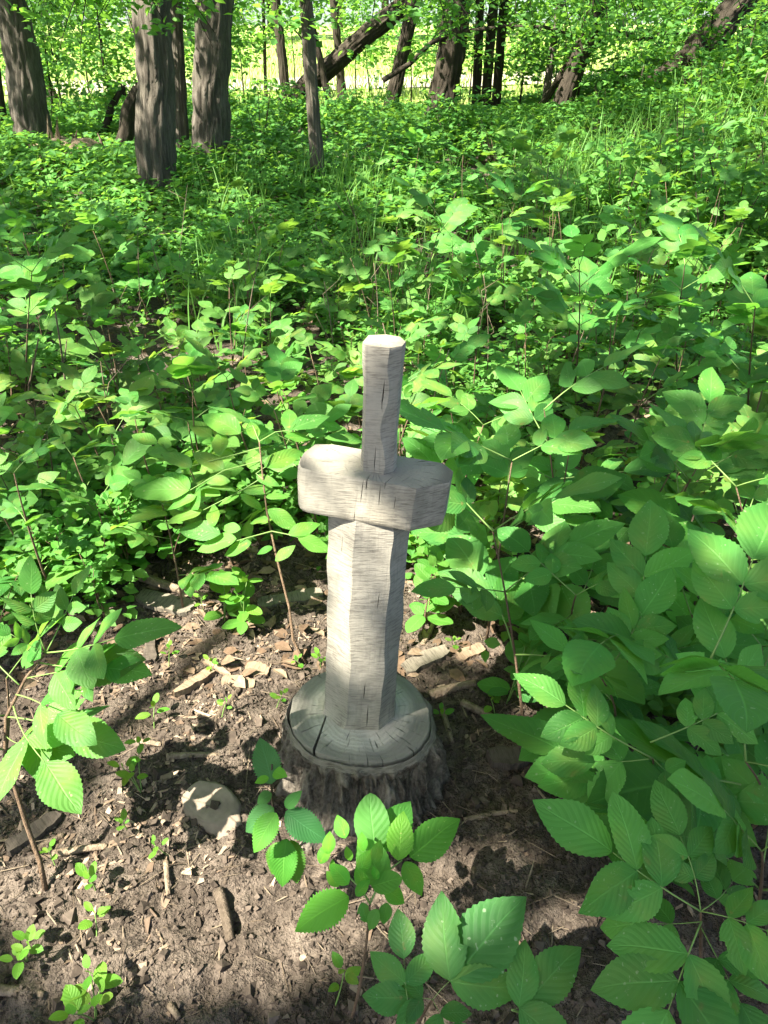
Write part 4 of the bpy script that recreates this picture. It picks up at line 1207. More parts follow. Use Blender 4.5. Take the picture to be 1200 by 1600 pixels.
b = ground(1010, 1110)
ash_sapling(b, .55, 14, 'ash-like sapling with bluish green leaves right of the dark wood block', hi=True, nodes=3, L=.25, lf=.62, tint=BL, top=at(985, 990, .5))
b = ground(1170, 1290)
ash_sapling(b, .5, 15, 'ash-like sapling cut off by the right edge, between the fans and the corner leaves', hi=True, nodes=3, L=.24, lf=.62, tint=BL, top=at(1165, 1190, .5))
for i, (u, v, tu, tv, z, lab) in enumerate([(1010, 1345, 985, 1265, .40, 'ash-like sapling low beneath the toothed fans right of the bare soil'), 
        (1185, 1440, 1190, 1330, .46, 'ash-like sapling at the right edge above the corner plant'), (950, 1170, 940, 1060, .46, 'ash-like sapling between the dark wood block and the toothed fans'),
        (1090, 1100, 1080, 960, .52, 'ash-like sapling with upright bluish leaves above the toothed fans'), (905, 1040, 900, 930, .46, 'ash-like sapling with drooping leaves right of the bare floor'), (1185, 1130, 1190, 1010, .55, 'large-leaved ash-like sapling cut off by the right edge'),]):
    ash_sapling(ground(u, v), .45, 150 + i, lab, hi=True, nodes=3, L=.20, lf=.60, tint=BL, top=at(tu, tv, z))
b = ground(640, 1640)
n4 = at(676, 1562, .30)
ash_sapling(b, .3, 16, 'low ash-like sapling with large dark glossy leaflets at the bottom centre', hi=True, nodes=0, top=n4, tint=(.82, .92, .95), extra=[
    (n4, at(709, 1528, .33), 1, 2.2, (0, -.4, 1), .75), (n4, at(640, 1560, .31), 2, 1.3, (0, -.4, 1), .35), (n4, at(700, 1600, .30), 1, 1.3), (at(640, 1580, .3), at(632, 1500, .34), 1, .8)])
b = ground(870, 1640)
ash_sapling(b, .3, 17, 'ash-like sprig with one broad leaf between the bottom centre and the corner plant', hi=True, nodes=0, top=at(800, 1578, .32), tint=(.85, .95, 1.0), extra=[
    (at(800, 1578, .32), at(822, 1566, .33), 1, 3.4, (0, -.4, 1), .2)], woody=False)

# sprig in front of the stump, sunlight put into its leaf tints
def bright_sprig():
    b = ground(548, 1592); top = at(578, 1412, .33); rnd = random.Random(5)
    root = thing('bright_sprig', 'leafy sprig in sunlit yellow-green tint standing right in front of the stump', 'sapling', b)
    tp = top - b
    stem_obj(root, bez(Vector((0, 0, -.02)), tp * .5 + Vector((.01, -.02, 0)), tp), .0035, .002, M_TWIG)
    T = (1.30, 1.45, .7)  # leaf tint raised to look sunlit
    def lf(u0, v0, u1, v1, z0, z1, tint, lib=ASH_HI, n=(0, -.45, 1)):
        p0 = at(u0, v0, z0) - b; p1 = at(u1, v1, z1) - b
        o = simple_leaf(root, p0, p1 - p0, n, (p1 - p0).length, lib, rnd, tint)
    lf(545, 1400, 458, 1452, .34, .32, (2.2, 2.2, .8), ELM_HI)  # big leaf brightened further, sunlight put into its tint
    lf(585, 1330, 578, 1240, .36, .42, (.95, .95, .95), RND_HI)
    lf(622, 1345, 630, 1268, .37, .42, T); lf(640, 1340, 718, 1278, .37, .41, (1.30, 1.45, .7)); lf(632, 1346, 660, 1400, .36, .33, T)
    lf(598, 1330, 640, 1250, .35, .39, (.9, .95, .9)); lf(580, 1385, 628, 1372, .37, .38, T, RND_HI); lf(600, 1388, 634, 1412, .36, .33, T); lf(600, 1385, 565, 1310, .36, .40, (1, 1, .9), RND_HI)
    V, F = tube([tp, at(600, 1365, .36) - b, at(628, 1344, .365) - b], [.002, .0017, .0012], 5); link(bpy.data.objects.new('leaf_stalk', mesh_np('leaf_stalk', V, F, M_GSTEM)), root)
    V, F = tube([tp, at(565, 1390, .37) - b, at(525, 1350, .39) - b], [.002, .0017, .0012], 5); link(bpy.data.objects.new('leaf_stalk', mesh_np('leaf_stalk', V, F, M_GSTEM)), root)
    for (u, v) in [(512, 1335), (540, 1310), (520, 1365), (548, 1345), (568, 1330), (560, 1365), (585, 1350), (545, 1382), (572, 1388), (590, 1375), (530, 1385), (556, 1400), (500, 1350)]:
        du, dv = rnd.uniform(-34, 22), rnd.uniform(-42, -14)
        z = rnd.uniform(.38, .43); lf(u, v, u + du, v + dv, z, z + .015, (1.30, 1.45, .7), ASH_HI[:4])
    for (u, v) in [(565, 1420), (590, 1430), (605, 1420)]:
        lf(u, v - 10, u + rnd.uniform(-20, 20), v + 25, .33, .30, (.9, 1, .9))
bright_sprig()

def elm_sprig():
    b = ground(446, 1335); top = at(425, 1195, .36); rnd = random.Random(9)
    root = thing('elm_sprig', 'elm-like sprig with coarsely toothed dark leaves against the left of the stump', 'sapling', b)
    tp = top - b
    stem_obj(root, bez(Vector((0, 0, -.02)), tp * .5 + Vector((-.02, -.01, 0)), tp), .0042, .002, M_STICKDARK)
    def lf(u0, v0, u1, v1, z0, z1, tint, n=(0, -.55, 1)):
        p0 = at(u0, v0, z0) - b; p1 = at(u1, v1, z1) - b
        simple_leaf(root, p0, p1 - p0, n, (p1 - p0).length, ELM_HI, rnd, tint)
    lf(425, 1225, 405, 1150, .33, .38, (.85, .95, 1.3)); lf(428, 1205, 445, 1212, .36, .38, (1.9, 1.8, .7)); lf(420, 1215, 398, 1222, .37, .37, (1.9, 1.8, .7)); lf(432, 1270, 392, 1332, .34, .30, (1.5, 1.3, .7))
    lf(446, 1268, 510, 1316, .33, .30, (.8, .95, 1.2)); lf(428, 1262, 378, 1300, .31, .26, (.85, .95, 1)); lf(425, 1240, 398, 1255, .30, .27, (.8, .95, 1.)); lf(446, 1262, 468, 1238, .34, .37, (1.0, 1.1, 1.0))
    lf(448, 1310, 436, 1392, .26, .19, (1.25, 1.2, .7)); lf(455, 1312, 462, 1385, .25, .18, (1.2, 1.2, .7)); lf(440, 1315, 420, 1370, .24, .19, (1.5, 1.3, .6))
elm_sprig()

# left foreground sapling
b = ground(72, 1392)
nl = at(72, 1020, .58)
def left_sapling():
    rnd = random.Random(77)
    root = thing('ash_sapling', 'ash-like sapling with large sunlit leaves leaning in at the left edge', 'sapling', b)
    c = [b, at(62, 1345, .06), at(40, 1285, .16), at(8, 1180, .32), at(10, 1120, .42), at(40, 1060, .52), nl]
    stem_obj(root, [p - b for p in c], .006, .0025, M_TWIG)
    T = (1.08, 1.05, .95)
    for p0, p1, k, l in ((nl, at(160, 990, .66), 2, .72), (nl, at(45, 935, .70), 2, .62), (at(40, 1060, .52), at(110, 1040, .58), 1, .95),
                         (at(10, 1120, .42), at(100, 1140, .46), 1, .72), (at(30, 1070, .5), at(-40, 990, .56), 2, .6), (at(9, 1150, .38), at(40, 1160, .42), 1, 1.0), (nl, at(105, 930, .68), 2, .55), (at(25, 1085, .48), at(80, 1110, .52), 1, .8), (at(60, 1035, .55), at(150, 1035, .60), 2, .6), (at(20, 1100, .45), at(60, 1180, .46), 1, .8), (nl, at(20, 990, .64), 2, .6)):
        d = p1 - p0
        compound(root, mat4(p0 - b, d, (0, -.45, 1), d.length), True, k, l * .88, rnd, T, .45)
left_sapling()

# sapling left of the blade, with the curved bare stem
b8 = ground(478, 1032)
def centre_sapling():
    rnd = random.Random(21); b = b8
    root = thing('ash_sapling', 'ash-like sapling with a bare curved stem just left of the crossguard', 'sapling', b)
    c = [b, at(458, 1000, .05), at(452, 950, .14), at(432, 870, .28), at(417, 800, .40), at(410, 740, .50), at(405, 690, .58)]
    stem_obj(root, [p - b for p in c], .0050, .002, M_TWIG)
    T = (1.25, 1.12, .9)  # tint lightened so the sapling looks sunlit
    zz = lambda v: .62 - (v - 640) / 240 * .30
    def stalk(pix):
        V, F = tube([at(u, v, zz(v)) - b for u, v in pix], np.linspace(.0019, .0012, len(pix)), 5)
        link(bpy.data.objects.new('leaf_stalk', mesh_np('leaf_stalk', V, F, M_GSTEM)), root)
    for st in (((408, 720), (350, 735), (297, 766)), ((405, 700), (350, 715), (300, 728)), ((405, 690), (430, 675), (452, 672)), ((412, 745), (380, 765), (318, 797)), ((412, 750), (400, 740), (414, 730)), ((425, 830), (450, 835), (466, 840)), ((425, 830), (395, 838), (370, 845)), ((405, 690), (395, 665), (372, 678))):
        stalk(st)
    for (x0, y0, x1, y1) in [(592, 408, 416, 398), (594, 404, 514, 352), (614, 424, 524, 466), (600, 336, 510, 286), (634, 470, 518, 508), (668, 522, 664, 452), (700, 345, 606, 284), (688, 300, 684, 212), (752, 232, 636, 158), (800, 250, 782, 192),
            (905, 222, 900, 140), (905, 220, 1020, 160), (888, 240, 970, 244), (826, 338, 946, 276), (800, 345, 776, 272), (800, 362, 868, 390), (760, 412, 856, 398), (750, 422, 822, 464), (748, 425, 680, 448), (836, 468, 930, 526), (838, 500, 776, 500),
            (860, 630, 918, 580), (900, 548, 994, 506), (930, 556, 1032, 596), (852, 585, 806, 604), (752, 530, 690, 520), (740, 558, 616, 588), (786, 570, 700, 606), (690, 424, 606, 398), (830, 430, 906, 420), (690, 545, 560, 520), (720, 380, 640, 372), (846, 220, 842, 190)]:
        u0, v0, u1, v1 = x0 * .5, 562 + y0 * .5, x1 * .5, 562 + y1 * .5
        p0 = at(u0, v0, zz(v0)) - b; p1 = at(u1, v1, zz(v1) - rnd.uniform(-.005, .02)) - b
        simple_leaf(root, p0, p1 - p0, (rnd.uniform(-.3, .1), -.45 + rnd.uniform(-.2, .2), 1), (p1 - p0).length * 1.05, ASH_NARROW, rnd, T)
centre_sapling()
g = lambda u, v: ground(u, v)
leafy_plant('leafy_shrub', g(385, 985), .20, 31, 'small shrub with one broad sunlit leaf beside the grey plank', 'shrub', stems=3, nodes=4, size=.06, lib=RND_HI, tint=(1.15, 1.1, .85))
leafy_plant('leafy_shrub', g(350, 975), .16, 32, 'little shrub with pale leaves at the end of the peeled branch', 'shrub', stems=2, nodes=3, size=.075, lib=RND_HI, tint=(1.25, 1.15, .85))
ash_sapling(g(822, 1148), .62, 33, 'ash-like sapling with a grey stem right behind the stump', hi=True, nodes=3, L=.24, lf=.60, top=at(770, 830, .56), tint=(1.0, 1.0, 1.0))
ash_sapling(g(760, 1000), .62, 34, 'tall ash-like sapling with a broad sunlit leaf right of the crossguard', hi=True, nodes=4, L=.26, lf=.60, top=at(800, 720, .66), tint=(1.0, 1.02, .98))
ash_sapling(g(880, 905), .7, 35, 'tall ash-like sapling arching up beside the handle on the right', hi=True, nodes=4, L=.26, lf=.56, top=at(850, 640, .70), tint=(.98, 1.0, 1.0))
ash_sapling(g(1018, 952), .6, 36, 'ash-like sapling on a bare slanting grey stem at the right', hi=True, nodes=4, L=.22, lf=.60, top=at(1095, 720, .66), tint=(1.05, 1.05, .95), start=.6)
ash_sapling(g(1160, 1000), .7, 37, 'leafy ash-like sapling at the right edge with lit upper leaves', hi=True, nodes=4, L=.24, lf=.60, top=at(1150, 760, .68), tint=(1.1, 1.08, .9))
ash_sapling(g(893, 640), .8, 38, 'tall umbrella-shaped ash-like sapling with a bare double stem in the right mid ground', nodes=5, L=.22, lf=.56, top=at(905, 415, .95), tint=BL, start=.55)
ash_sapling(g(1060, 640), .8, 39, 'broad-leaved ash-like sapling right of the umbrella-shaped sapling', nodes=5, L=.22, lf=.56, top=at(1070, 415, .95), tint=BL, start=.5)
ash_sapling(g(1170, 720), .8, 40, 'big ash-like sapling at the right edge in the mid ground', nodes=5, L=.22, lf=.56, top=at(1180, 480, .95), tint=BL, start=.45)
ash_sapling(g(660, 470), .7, 41, 'ash-like sapling with fern-like leaf fans behind the handle', nodes=4, L=.34, lf=.5, top=at(690, 345, .75), tint=(1.0, 1.0, 1.0), start=.5)
ash_sapling(g(40, 660), .8, 42, 'sapling with forked bare stems and broad top leaves at the left edge', nodes=4, L=.22, lf=.58, top=at(50, 425, .85), tint=(1.1, 1.08, .9), start=.65)
leafy_plant('leafy_shrub', g(790, 1105), .22, 43, 'dark broad-leaved shrub over the forest floor right of the stump', 'shrub', stems=2, nodes=3, size=.085, lib=RND_HI, tint=(.8, .92, .95))
leafy_plant('leafy_shrub', g(100, 905), .40, 44, 'bushy fine-leaved shrub at the left edge of the bare soil', 'shrub', stems=6, nodes=6, size=.062, lib=RND_LO, tint=(1.05, 1.05, .9), spread=.7)
leafy_plant('leafy_shrub', g(220, 890), .34, 45, 'bushy fine-leaved shrub behind the peeled branch', 'shrub', stems=5, nodes=6, size=.060, lib=RND_LO, tint=(1.0, 1.03, .92), spread=.7)
leafy_plant('leafy_shrub', g(660, 985), .30, 46, 'shrub with pale hanging leaves just right of the blade', 'shrub', stems=3, nodes=4, size=.075, lib=RND_HI, tint=(1.05, 1.05, .95))

for i, (u, v, h, sz, lab) in enumerate([(25, 915, .36, .065, 'bushy shrub in the far left corner of the bare soil'), (165, 920, .30, .06, 'low bushy shrub behind the left sapling'), (270, 880, .32, .06, 'bushy shrub left of the curved bare stem'), (60, 975, .24, .06, 'low leafy clump at the left edge of the soil'),
        (330, 870, .30, .06, 'bushy shrub behind the thin dead twig'), (-20, 1040, .30, .07, 'leafy clump cut off by the left edge'), (720, 960, .30, .065, 'bushy shrub behind the tan wood slab')]):
    leafy_plant('leafy_shrub', g(u, v), h, 480 + i, lab, 'shrub', stems=5, nodes=5, size=sz, lib=RND_LO, tint=(1.08, 1.05, .95), spread=.75)
ash_sapling(g(-10, 1230), .5, 490, 'ash-like sapling cut off by the left edge below the leaning sapling', hi=True, nodes=3, L=.19, lf=.6, top=at(10, 1060, .5), tint=(1.05, 1.05, 1.0))
SEED = [((262, 1040), .06, 'tiny four-leaved seedling in the sunlit soil near the wood chunks', .035), ((222, 1240), .11, 'clump of seedlings left of the stone', .045), ((150, 1395), .06, 'pale four-leaved seedling beside the bare bent stem', .045),
        ((148, 1590), .09, 'crinkled seedling at the bottom edge on the left', .055), ((40, 1500), .07, 'small mixed seedlings at the left edge near the bottom', .04), ((200, 1300), .05, 'tiny narrow seedling left below the stone', .03),
        ((262, 1335), .05, 'pair of tiny pale leaves on the shadowed soil below the stone', .03), ((430, 1105), .05, 'tiny seedling against the left of the stump', .03), ((345, 1125), .05, 'tiny pale seedling in the leaf shadow left of the stump', .028),
        ((695, 1130), .05, 'tiny star-shaped seedling right of the stump', .03), ((775, 1120), .05, 'little three-leaved seedling by the fallen stick', .035), ((715, 1015), .06, 'small seedling on the tan wood slab', .032),
        ((320, 960), .06, 'seedling between the grey plank and the peeled branch', .035), ((90, 1360), .05, 'tiny seedling near the foot of the bent stem', .03), ((500, 1040), .07, 'pale seedling at the back left of the stump', .035),
        ((470, 1040), .05, 'tiny pale seedling at the foot of the curved stem', .03), ((520, 1575), .09, 'narrow-leaved sprout at the bottom left of the bright sprig', .05), ((240, 1140), .07, 'seedling under the large left leaves', .045), ((150, 1470), .05, 'seedling with a folded leaf on bare soil at lower left', .04), ((330, 1050), .04, 'tiny seedling beside the pointed wood chunk', .03)]
for i, (p, h, lab, sz) in enumerate(SEED):
    leafy_plant('seedling', g(*p), h, 700 + i, lab, 'seedling', 'seedlings on the bare soil', stems=1 if i not in (1, 4, 3) else 3, nodes=2, size=sz, lib=RND_LO if i != 16 else ASH_LO, tint=(1.4, 1.2, .8), spread=.6, start=.7, mat=M_GSTEM)

# bare dry stems in the undergrowth
for i, (pix, z0, z1, lab) in enumerate([(((25, 690), (60, 530)), 0, .62, 'bare dry forked stem at the left edge of the undergrowth'), (((110, 690), (85, 480)), 0, .70, 'grey forked dead stem beside the left edge'),
        (((570, 520), (585, 440)), 0, .45, 'thin bare stem behind the handle'), (((395, 520), (378, 420)), 0, .5, 'pale bare stem in the sunlit undergrowth on the left'), (((1010, 1010), (1085, 800)), 0, .5, 'grey bare stem leaning right in the shaded undergrowth'),
        (((310, 520), (290, 470)), 0, .3, 'short pale forked twig in the dark gap of undergrowth')]):
    a = ground(*pix[0]); e = at(*pix[1], z1); root = thing('dead_sapling', lab, 'dead sapling', a)
    d = e - a
    stem_obj(root, bez(Vector((0, 0, -.02)), d * .5 + Vector((.02, 0, .03)), d), .006, .003, M_STICK)
    k = d * .6
    stem_obj(root, [k, k + Vector((.03, -.01, .05)), k + Vector((.05, 0, .12))], .004, .002, M_STICK, 'side_twig')

rb = random.Random(17)
for i in range(26):
    y = rb.uniform(2.3, 6.5); x = rb.uniform(-1, 1) * y * .56; a = Vector((x, y, gz(x, y))); h = rb.uniform(.4, .85)
    root = thing('dry_stalk', 'thin dry stalk standing in the undergrowth', 'stalk', a, 'dry stalks in the undergrowth')
    d = Vector((rb.uniform(-.25, .25) * h, rb.uniform(-.25, .25) * h, h))
    stem_obj(root, bez(Vector((0, 0, -.02)), d * .5 + Vector((rb.uniform(-.05, .05), 0, .04)), d), .0038, .0016, M_STICK, 'stem', 5)
    for k in (.55, .8):
        q = d * k; stem_obj(root, [q, q + Vector((rb.uniform(-.05, .05), rb.uniform(-.05, .05), .06)), q + Vector((rb.uniform(-.1, .1), rb.uniform(-.1, .1), .13))], .002, .001, M_STICK, 'side_twig', 4)
# ------------------------------------------------------------------ sticks, slabs, stone on the soil
def stick(label, p0, p1, wpx, mat, seed, lift=.35, fork=False, cat='stick', name='stick'):
    a = ground(*p0); e = ground(*p1); depth = ((a + e) / 2 - EYE).dot(FWD); r = wpx * depth / FPX / 2
    a.z += r * lift; e.z += r * lift
    root = thing(name, label, cat, a); d = e - a
    m = d * .5 + Vector((0, 0, r * .6)) + Vector((-d.y, d.x, 0)) * random.uniform(-.06, .06)
    me = trunk_mesh('stick_wood', bez(Vector((0, 0, 0)), m, d, 7), np.linspace(r * 1.05, r * .8, 7), mat, 14, .22, seed, max(.006, d.length / 40))
    link(bpy.data.objects.new('stick_wood', me), root)
    if fork:
        k = d * .55
        V, F = tube([k, k + Vector((.02, .02, .015)), k + Vector((.05, .05, .012))], [r * .5, r * .4, r * .2], 6)
        link(bpy.data.objects.new('side_twig', mesh_np('side_twig', V, F, mat)), root)
    return root

def slab(label, p0, p1, wpx, th, mat, seed, taper=.8, tilt=0.0, name='wood_slab', cat='wood piece', curve=0.0):
    """split or sawn piece of wood lying on the soil"""
    rnd = random.Random(seed)
    a = ground(*p0); e = ground(*p1); c = (a + e) / 2; depth = (c - EYE).dot(FWD)
    L = (e - a).length; W = wpx * depth / FPX * 1.25
    nx, ny = 22, 8
    xs = np.linspace(-.5, .5, nx); ys = np.linspace(-.5, .5, ny)
    X, Y = np.meshgrid(xs, ys, indexing='ij')
    wd = W * .85 * (1 - (1 - taper) * (X + .5)) * (1 - .35 * np.abs(2 * X) ** 5) * (1 + .7 * (fbm(X * 5, 0, 0, seed, 3) - .5))
    endn = .32 * (fbm(Y * 5 + 3, 0, 0, seed + 3, 3) - .5)
    PX = X * L + np.where(X > 0, 1, -1) * np.abs(X) ** 6 * 40 * endn * L * .4
    PY = Y * wd + W * .18 * (fbm(X * 2.5, 5, 0, seed + 9, 2) - .5)
    top = th * (.55 + .3 * fbm(X * 4, Y * 3, 0, seed + 5, 3)) + .002 * np.sin(Y * 40) - curve * Y ** 2 * W * 2
    bot = -th * .6 - curve * Y ** 2 * W * 2
    V = np.concatenate([np.stack([PX, PY, top], -1).reshape(-1, 3), np.stack([PX, PY, np.broadcast_to(bot, PX.shape)], -1).reshape(-1, 3)])
    i = (np.arange(nx - 1)[:, None] * ny + np.arange(ny - 1)[None]).reshape(-1); N = nx * ny
    F = [np.stack([i, i + ny, i + ny + 1, i + 1], -1), np.stack([i + 1, i + ny + 1, i + ny, i], -1) + N]
    loop = [k * ny for k in range(nx)] + [(nx - 1) * ny + k for k in range(1, ny)] + [k * ny + ny - 1 for k in range(nx - 2, -1, -1)] + [k for k in range(ny - 2, 0, -1)]
    F.append(np.array([[loop[k], loop[k] + N, loop[(k + 1) % len(loop)] + N, loop[(k + 1) % len(loop)]] for k in range(len(loop))])[:, ::-1])
    o = link(bpy.data.objects.new(name, mesh_np(name, V, F, mat)))
    d = (e - a)
    M = Matrix.Identity(4); x = d.normalized(); z = Vector((0, -tilt, 1)); yv = z.cross(x).normalized(); z = x.cross(yv)
    M = Matrix((x, yv, z)).transposed().to_4x4(); M.translation = c + Vector((0, 0, th * .5)); o.matrix_basis = M
    return tag(o, label, cat)

stick('peeled pale branch lying in the shade at the edge of the undergrowth', (222, 910), (322, 942), 15, M_STICK, 1, .8, cat='branch')
slab('flat grey board half hidden below the peeled branch', (220, 935), (300, 960), 34, .014, M_SLABGREY, 2)
slab('grey plank lying behind the curved stem', (405, 945), (502, 930), 26, .014, M_SLABGREY, 3, .9)
slab('rotten dark bark slab left of the stump', (278, 1030), (350, 992), 30, .014, M_STICKDARK, 4, .7, cat='bark piece', curve=.5)
slab('short dark upright bark piece near the four-leaved seedling', (236, 1035), (236, 990), 18, .014, M_SLABDARK, 5)
slab('pointed reddish wood chunk in the sunlit soil', (332, 1050), (272, 1090), 22, .016, M_SLABTAN, 6, .35)
slab('flat tan bark chip beside the pointed wood chunk', (348, 1066), (398, 1070), 22, .008, M_SLABTAN, 7)
slab('square tan wood chip behind the flat bark chip', (385, 1046), (420, 1050), 26, .010, M_SLABTAN, 8)
slab('long tan splinter pointing at the pointed wood chunk', (318, 1030), (360, 1058), 12, .008, M_SLABTAN, 9, .5)
stick('thin dark stick lying behind the wood chips', (345, 1040), (440, 1032), 9, M_STICKDARK, 10)
stick('pale stick lying across the shadowed soil left of the stump', (262, 1190), (346, 1182), 10, M_STICK, 11)
stick('short stick stub under the large left leaves', (212, 1160), (252, 1163), 9, M_STICK, 12)
stick('dark stick slanting from the undergrowth towards the stump', (335, 1130), (375, 1080), 12, M_STICKDARK, 13)
slab('pale split wood slab behind the stump on the right', (632, 1050), (697, 1022), 26, .016, M_SLABGREY, 14, .9)
slab('small tan wood slab right behind the pale split slab', (715, 1032), (755, 1016), 22, .012, M_SLABTAN, 15, .8)
stick('mossy thick stick touching the right of the stump', (672, 1088), (742, 1074), 15, M_STICK, 16)
stick('long brown stick slanting down to the dark wood block', (722, 1100), (852, 1172), 14, M_STICK, 17, .5, True)
slab('dark blackened wood block right of the stump', (762, 1196), (832, 1182), 30, .020, M_SLABDARK, 18, .95)
stick('short dark stick at the end of the long brown stick', (838, 1185), (880, 1148), 11, M_STICKDARK, 19)
stick('thin brown stick below the dark wood block', (725, 1283), (808, 1272), 8, M_STICK, 20)
stick('greenish short stick standing by the right of the stump', (690, 1110), (706, 1165), 9, M_STICK, 21)
stick('thin root-like stick behind the split slab', (660, 1010), (682, 960), 8, M_STICK, 22)
stick('dark thick stick lying on the bare soil at the bottom', (342, 1395), (360, 1470), 18, M_STICKDARK, 23)
stick('brown stick at the left edge near the bottom', (-10, 1548), (66, 1552), 15, M_STICK, 24)
stick('short grey stick pointing up the soil below the stone', (260, 1350), (264, 1402), 9, M_STICK, 25)
stick('brown stick lying at the foot of the bent stem', (85, 1340), (168, 1324), 13, M_STICK, 26)
slab('dark board with a pale sawn end at the left edge', (15, 1335), (95, 1278), 26, .018, M_SLABDARK, 27)
stick('short brown stick above the bent stem foot', (55, 1330), (100, 1305), 10, M_STICK, 28)
stick('thin twig lying on the soil in front of the elm-like sprig', (352, 1385), (378, 1320), 6, M_STICKDARK, 29)
stick('pale broken branch at the far left in the undergrowth', (80, 355), (128, 355), 6, M_STICK, 30, 6)
stick('thin dead twig lying behind the wood slabs at centre left', (330, 890), (410, 905), 9, M_STICKDARK, 31)
stick('pale stub lying at the bottom edge', (265, 1570), (280, 1592), 12, M_STICK, 33)
stick('thin red-brown twig on the soil right of the bottom centre plant', (785, 1440), (828, 1500), 5, M_TWIG, 34)

def stone():
    c = ground(335, 1262)
    bm = bmesh.new(); bmesh.ops.create_icosphere(bm, subdivisions=5, radius=1)
    for v in bm.verts:
        p = v.co
        n = float(fbm(p.x * 1.5 + 4, p.y * 1.5, p.z * 1.5, 3, 4)); n2 = float(vnoise(p.x * 2.2, p.y * 2.2, p.z * 2.2, 8))
        f = 1 + .42 * (n - .5) + .14 * (n2 - .5) + .05 * (float(fbm(p.x * 7, p.y * 7, p.z * 7, 12, 3)) - .5)
        q = max(-.75, min(.55 + .35 * p.x, p.z)); v.co = Vector((p.x * .088 * f * (1 - .18 * p.y), p.y * .054 * f, q * .036 * f))
    for f in bm.faces: f.smooth = True
    me = bpy.data.meshes.new('stone'); bm.to_mesh(me); bm.free(); me.materials.append(M_STONE)
    o = link(bpy.data.objects.new('stone', me)); o.location = c + Vector((0, 0, -.015)); o.rotation_euler = (R(10), R(8), R(-32))
    tag(o, 'pale half-buried stone in the soil left of the stump', 'stone')
stone()

# ------------------------------------------------------------------ litter
def rot_boxes(P, A, E, L, W, T):
    n = len(P); c, s = np.cos(A), np.sin(A); ce, se = np.cos(E), np.sin(E)
    X = np.stack([c * ce, s * ce, se], -1); Y = np.stack([-s, c, rng.normal(0, .25, n)], -1); Y /= np.linalg.norm(Y, axis=1, keepdims=True); Z = np.cross(X, Y)
    k = np.array([(-1, -1, -1), (1, -.7, -1), (1, .7, -1), (-1, 1, -1), (-1, -.8, 1), (.8, -.7, 1), (.9, .6, 1), (-.9, .9, 1)]) * .5
    kk = k[None] + rng.normal(0, .19, (n, 8, 3))
    V = P[:, None] + kk[..., 0:1] * X[:, None] * L[:, None, None] + kk[..., 1:2] * Y[:, None] * W[:, None, None] + kk[..., 2:3] * Z[:, None] * T[:, None, None]
    f = np.array([(0, 3, 2, 1), (4, 5, 6, 7), (0, 1, 5, 4), (1, 2, 6, 5), (2, 3, 7, 6), (3, 0, 4, 7)])
    F = (f[None] + (np.arange(n) * 8)[:, None, None]).reshape(-1, 4)
    return V.reshape(-1, 3), [F], np.repeat(rng.random(n), 8)

def on_ground(x, y, dz=0.0):
    return np.stack([x, y, terrain(x, y) + micro(x, y) + dz], -1)

def off_stump(x, y): return np.hypot(x - STUMP_C.x, y - STUMP_C.y) > .215

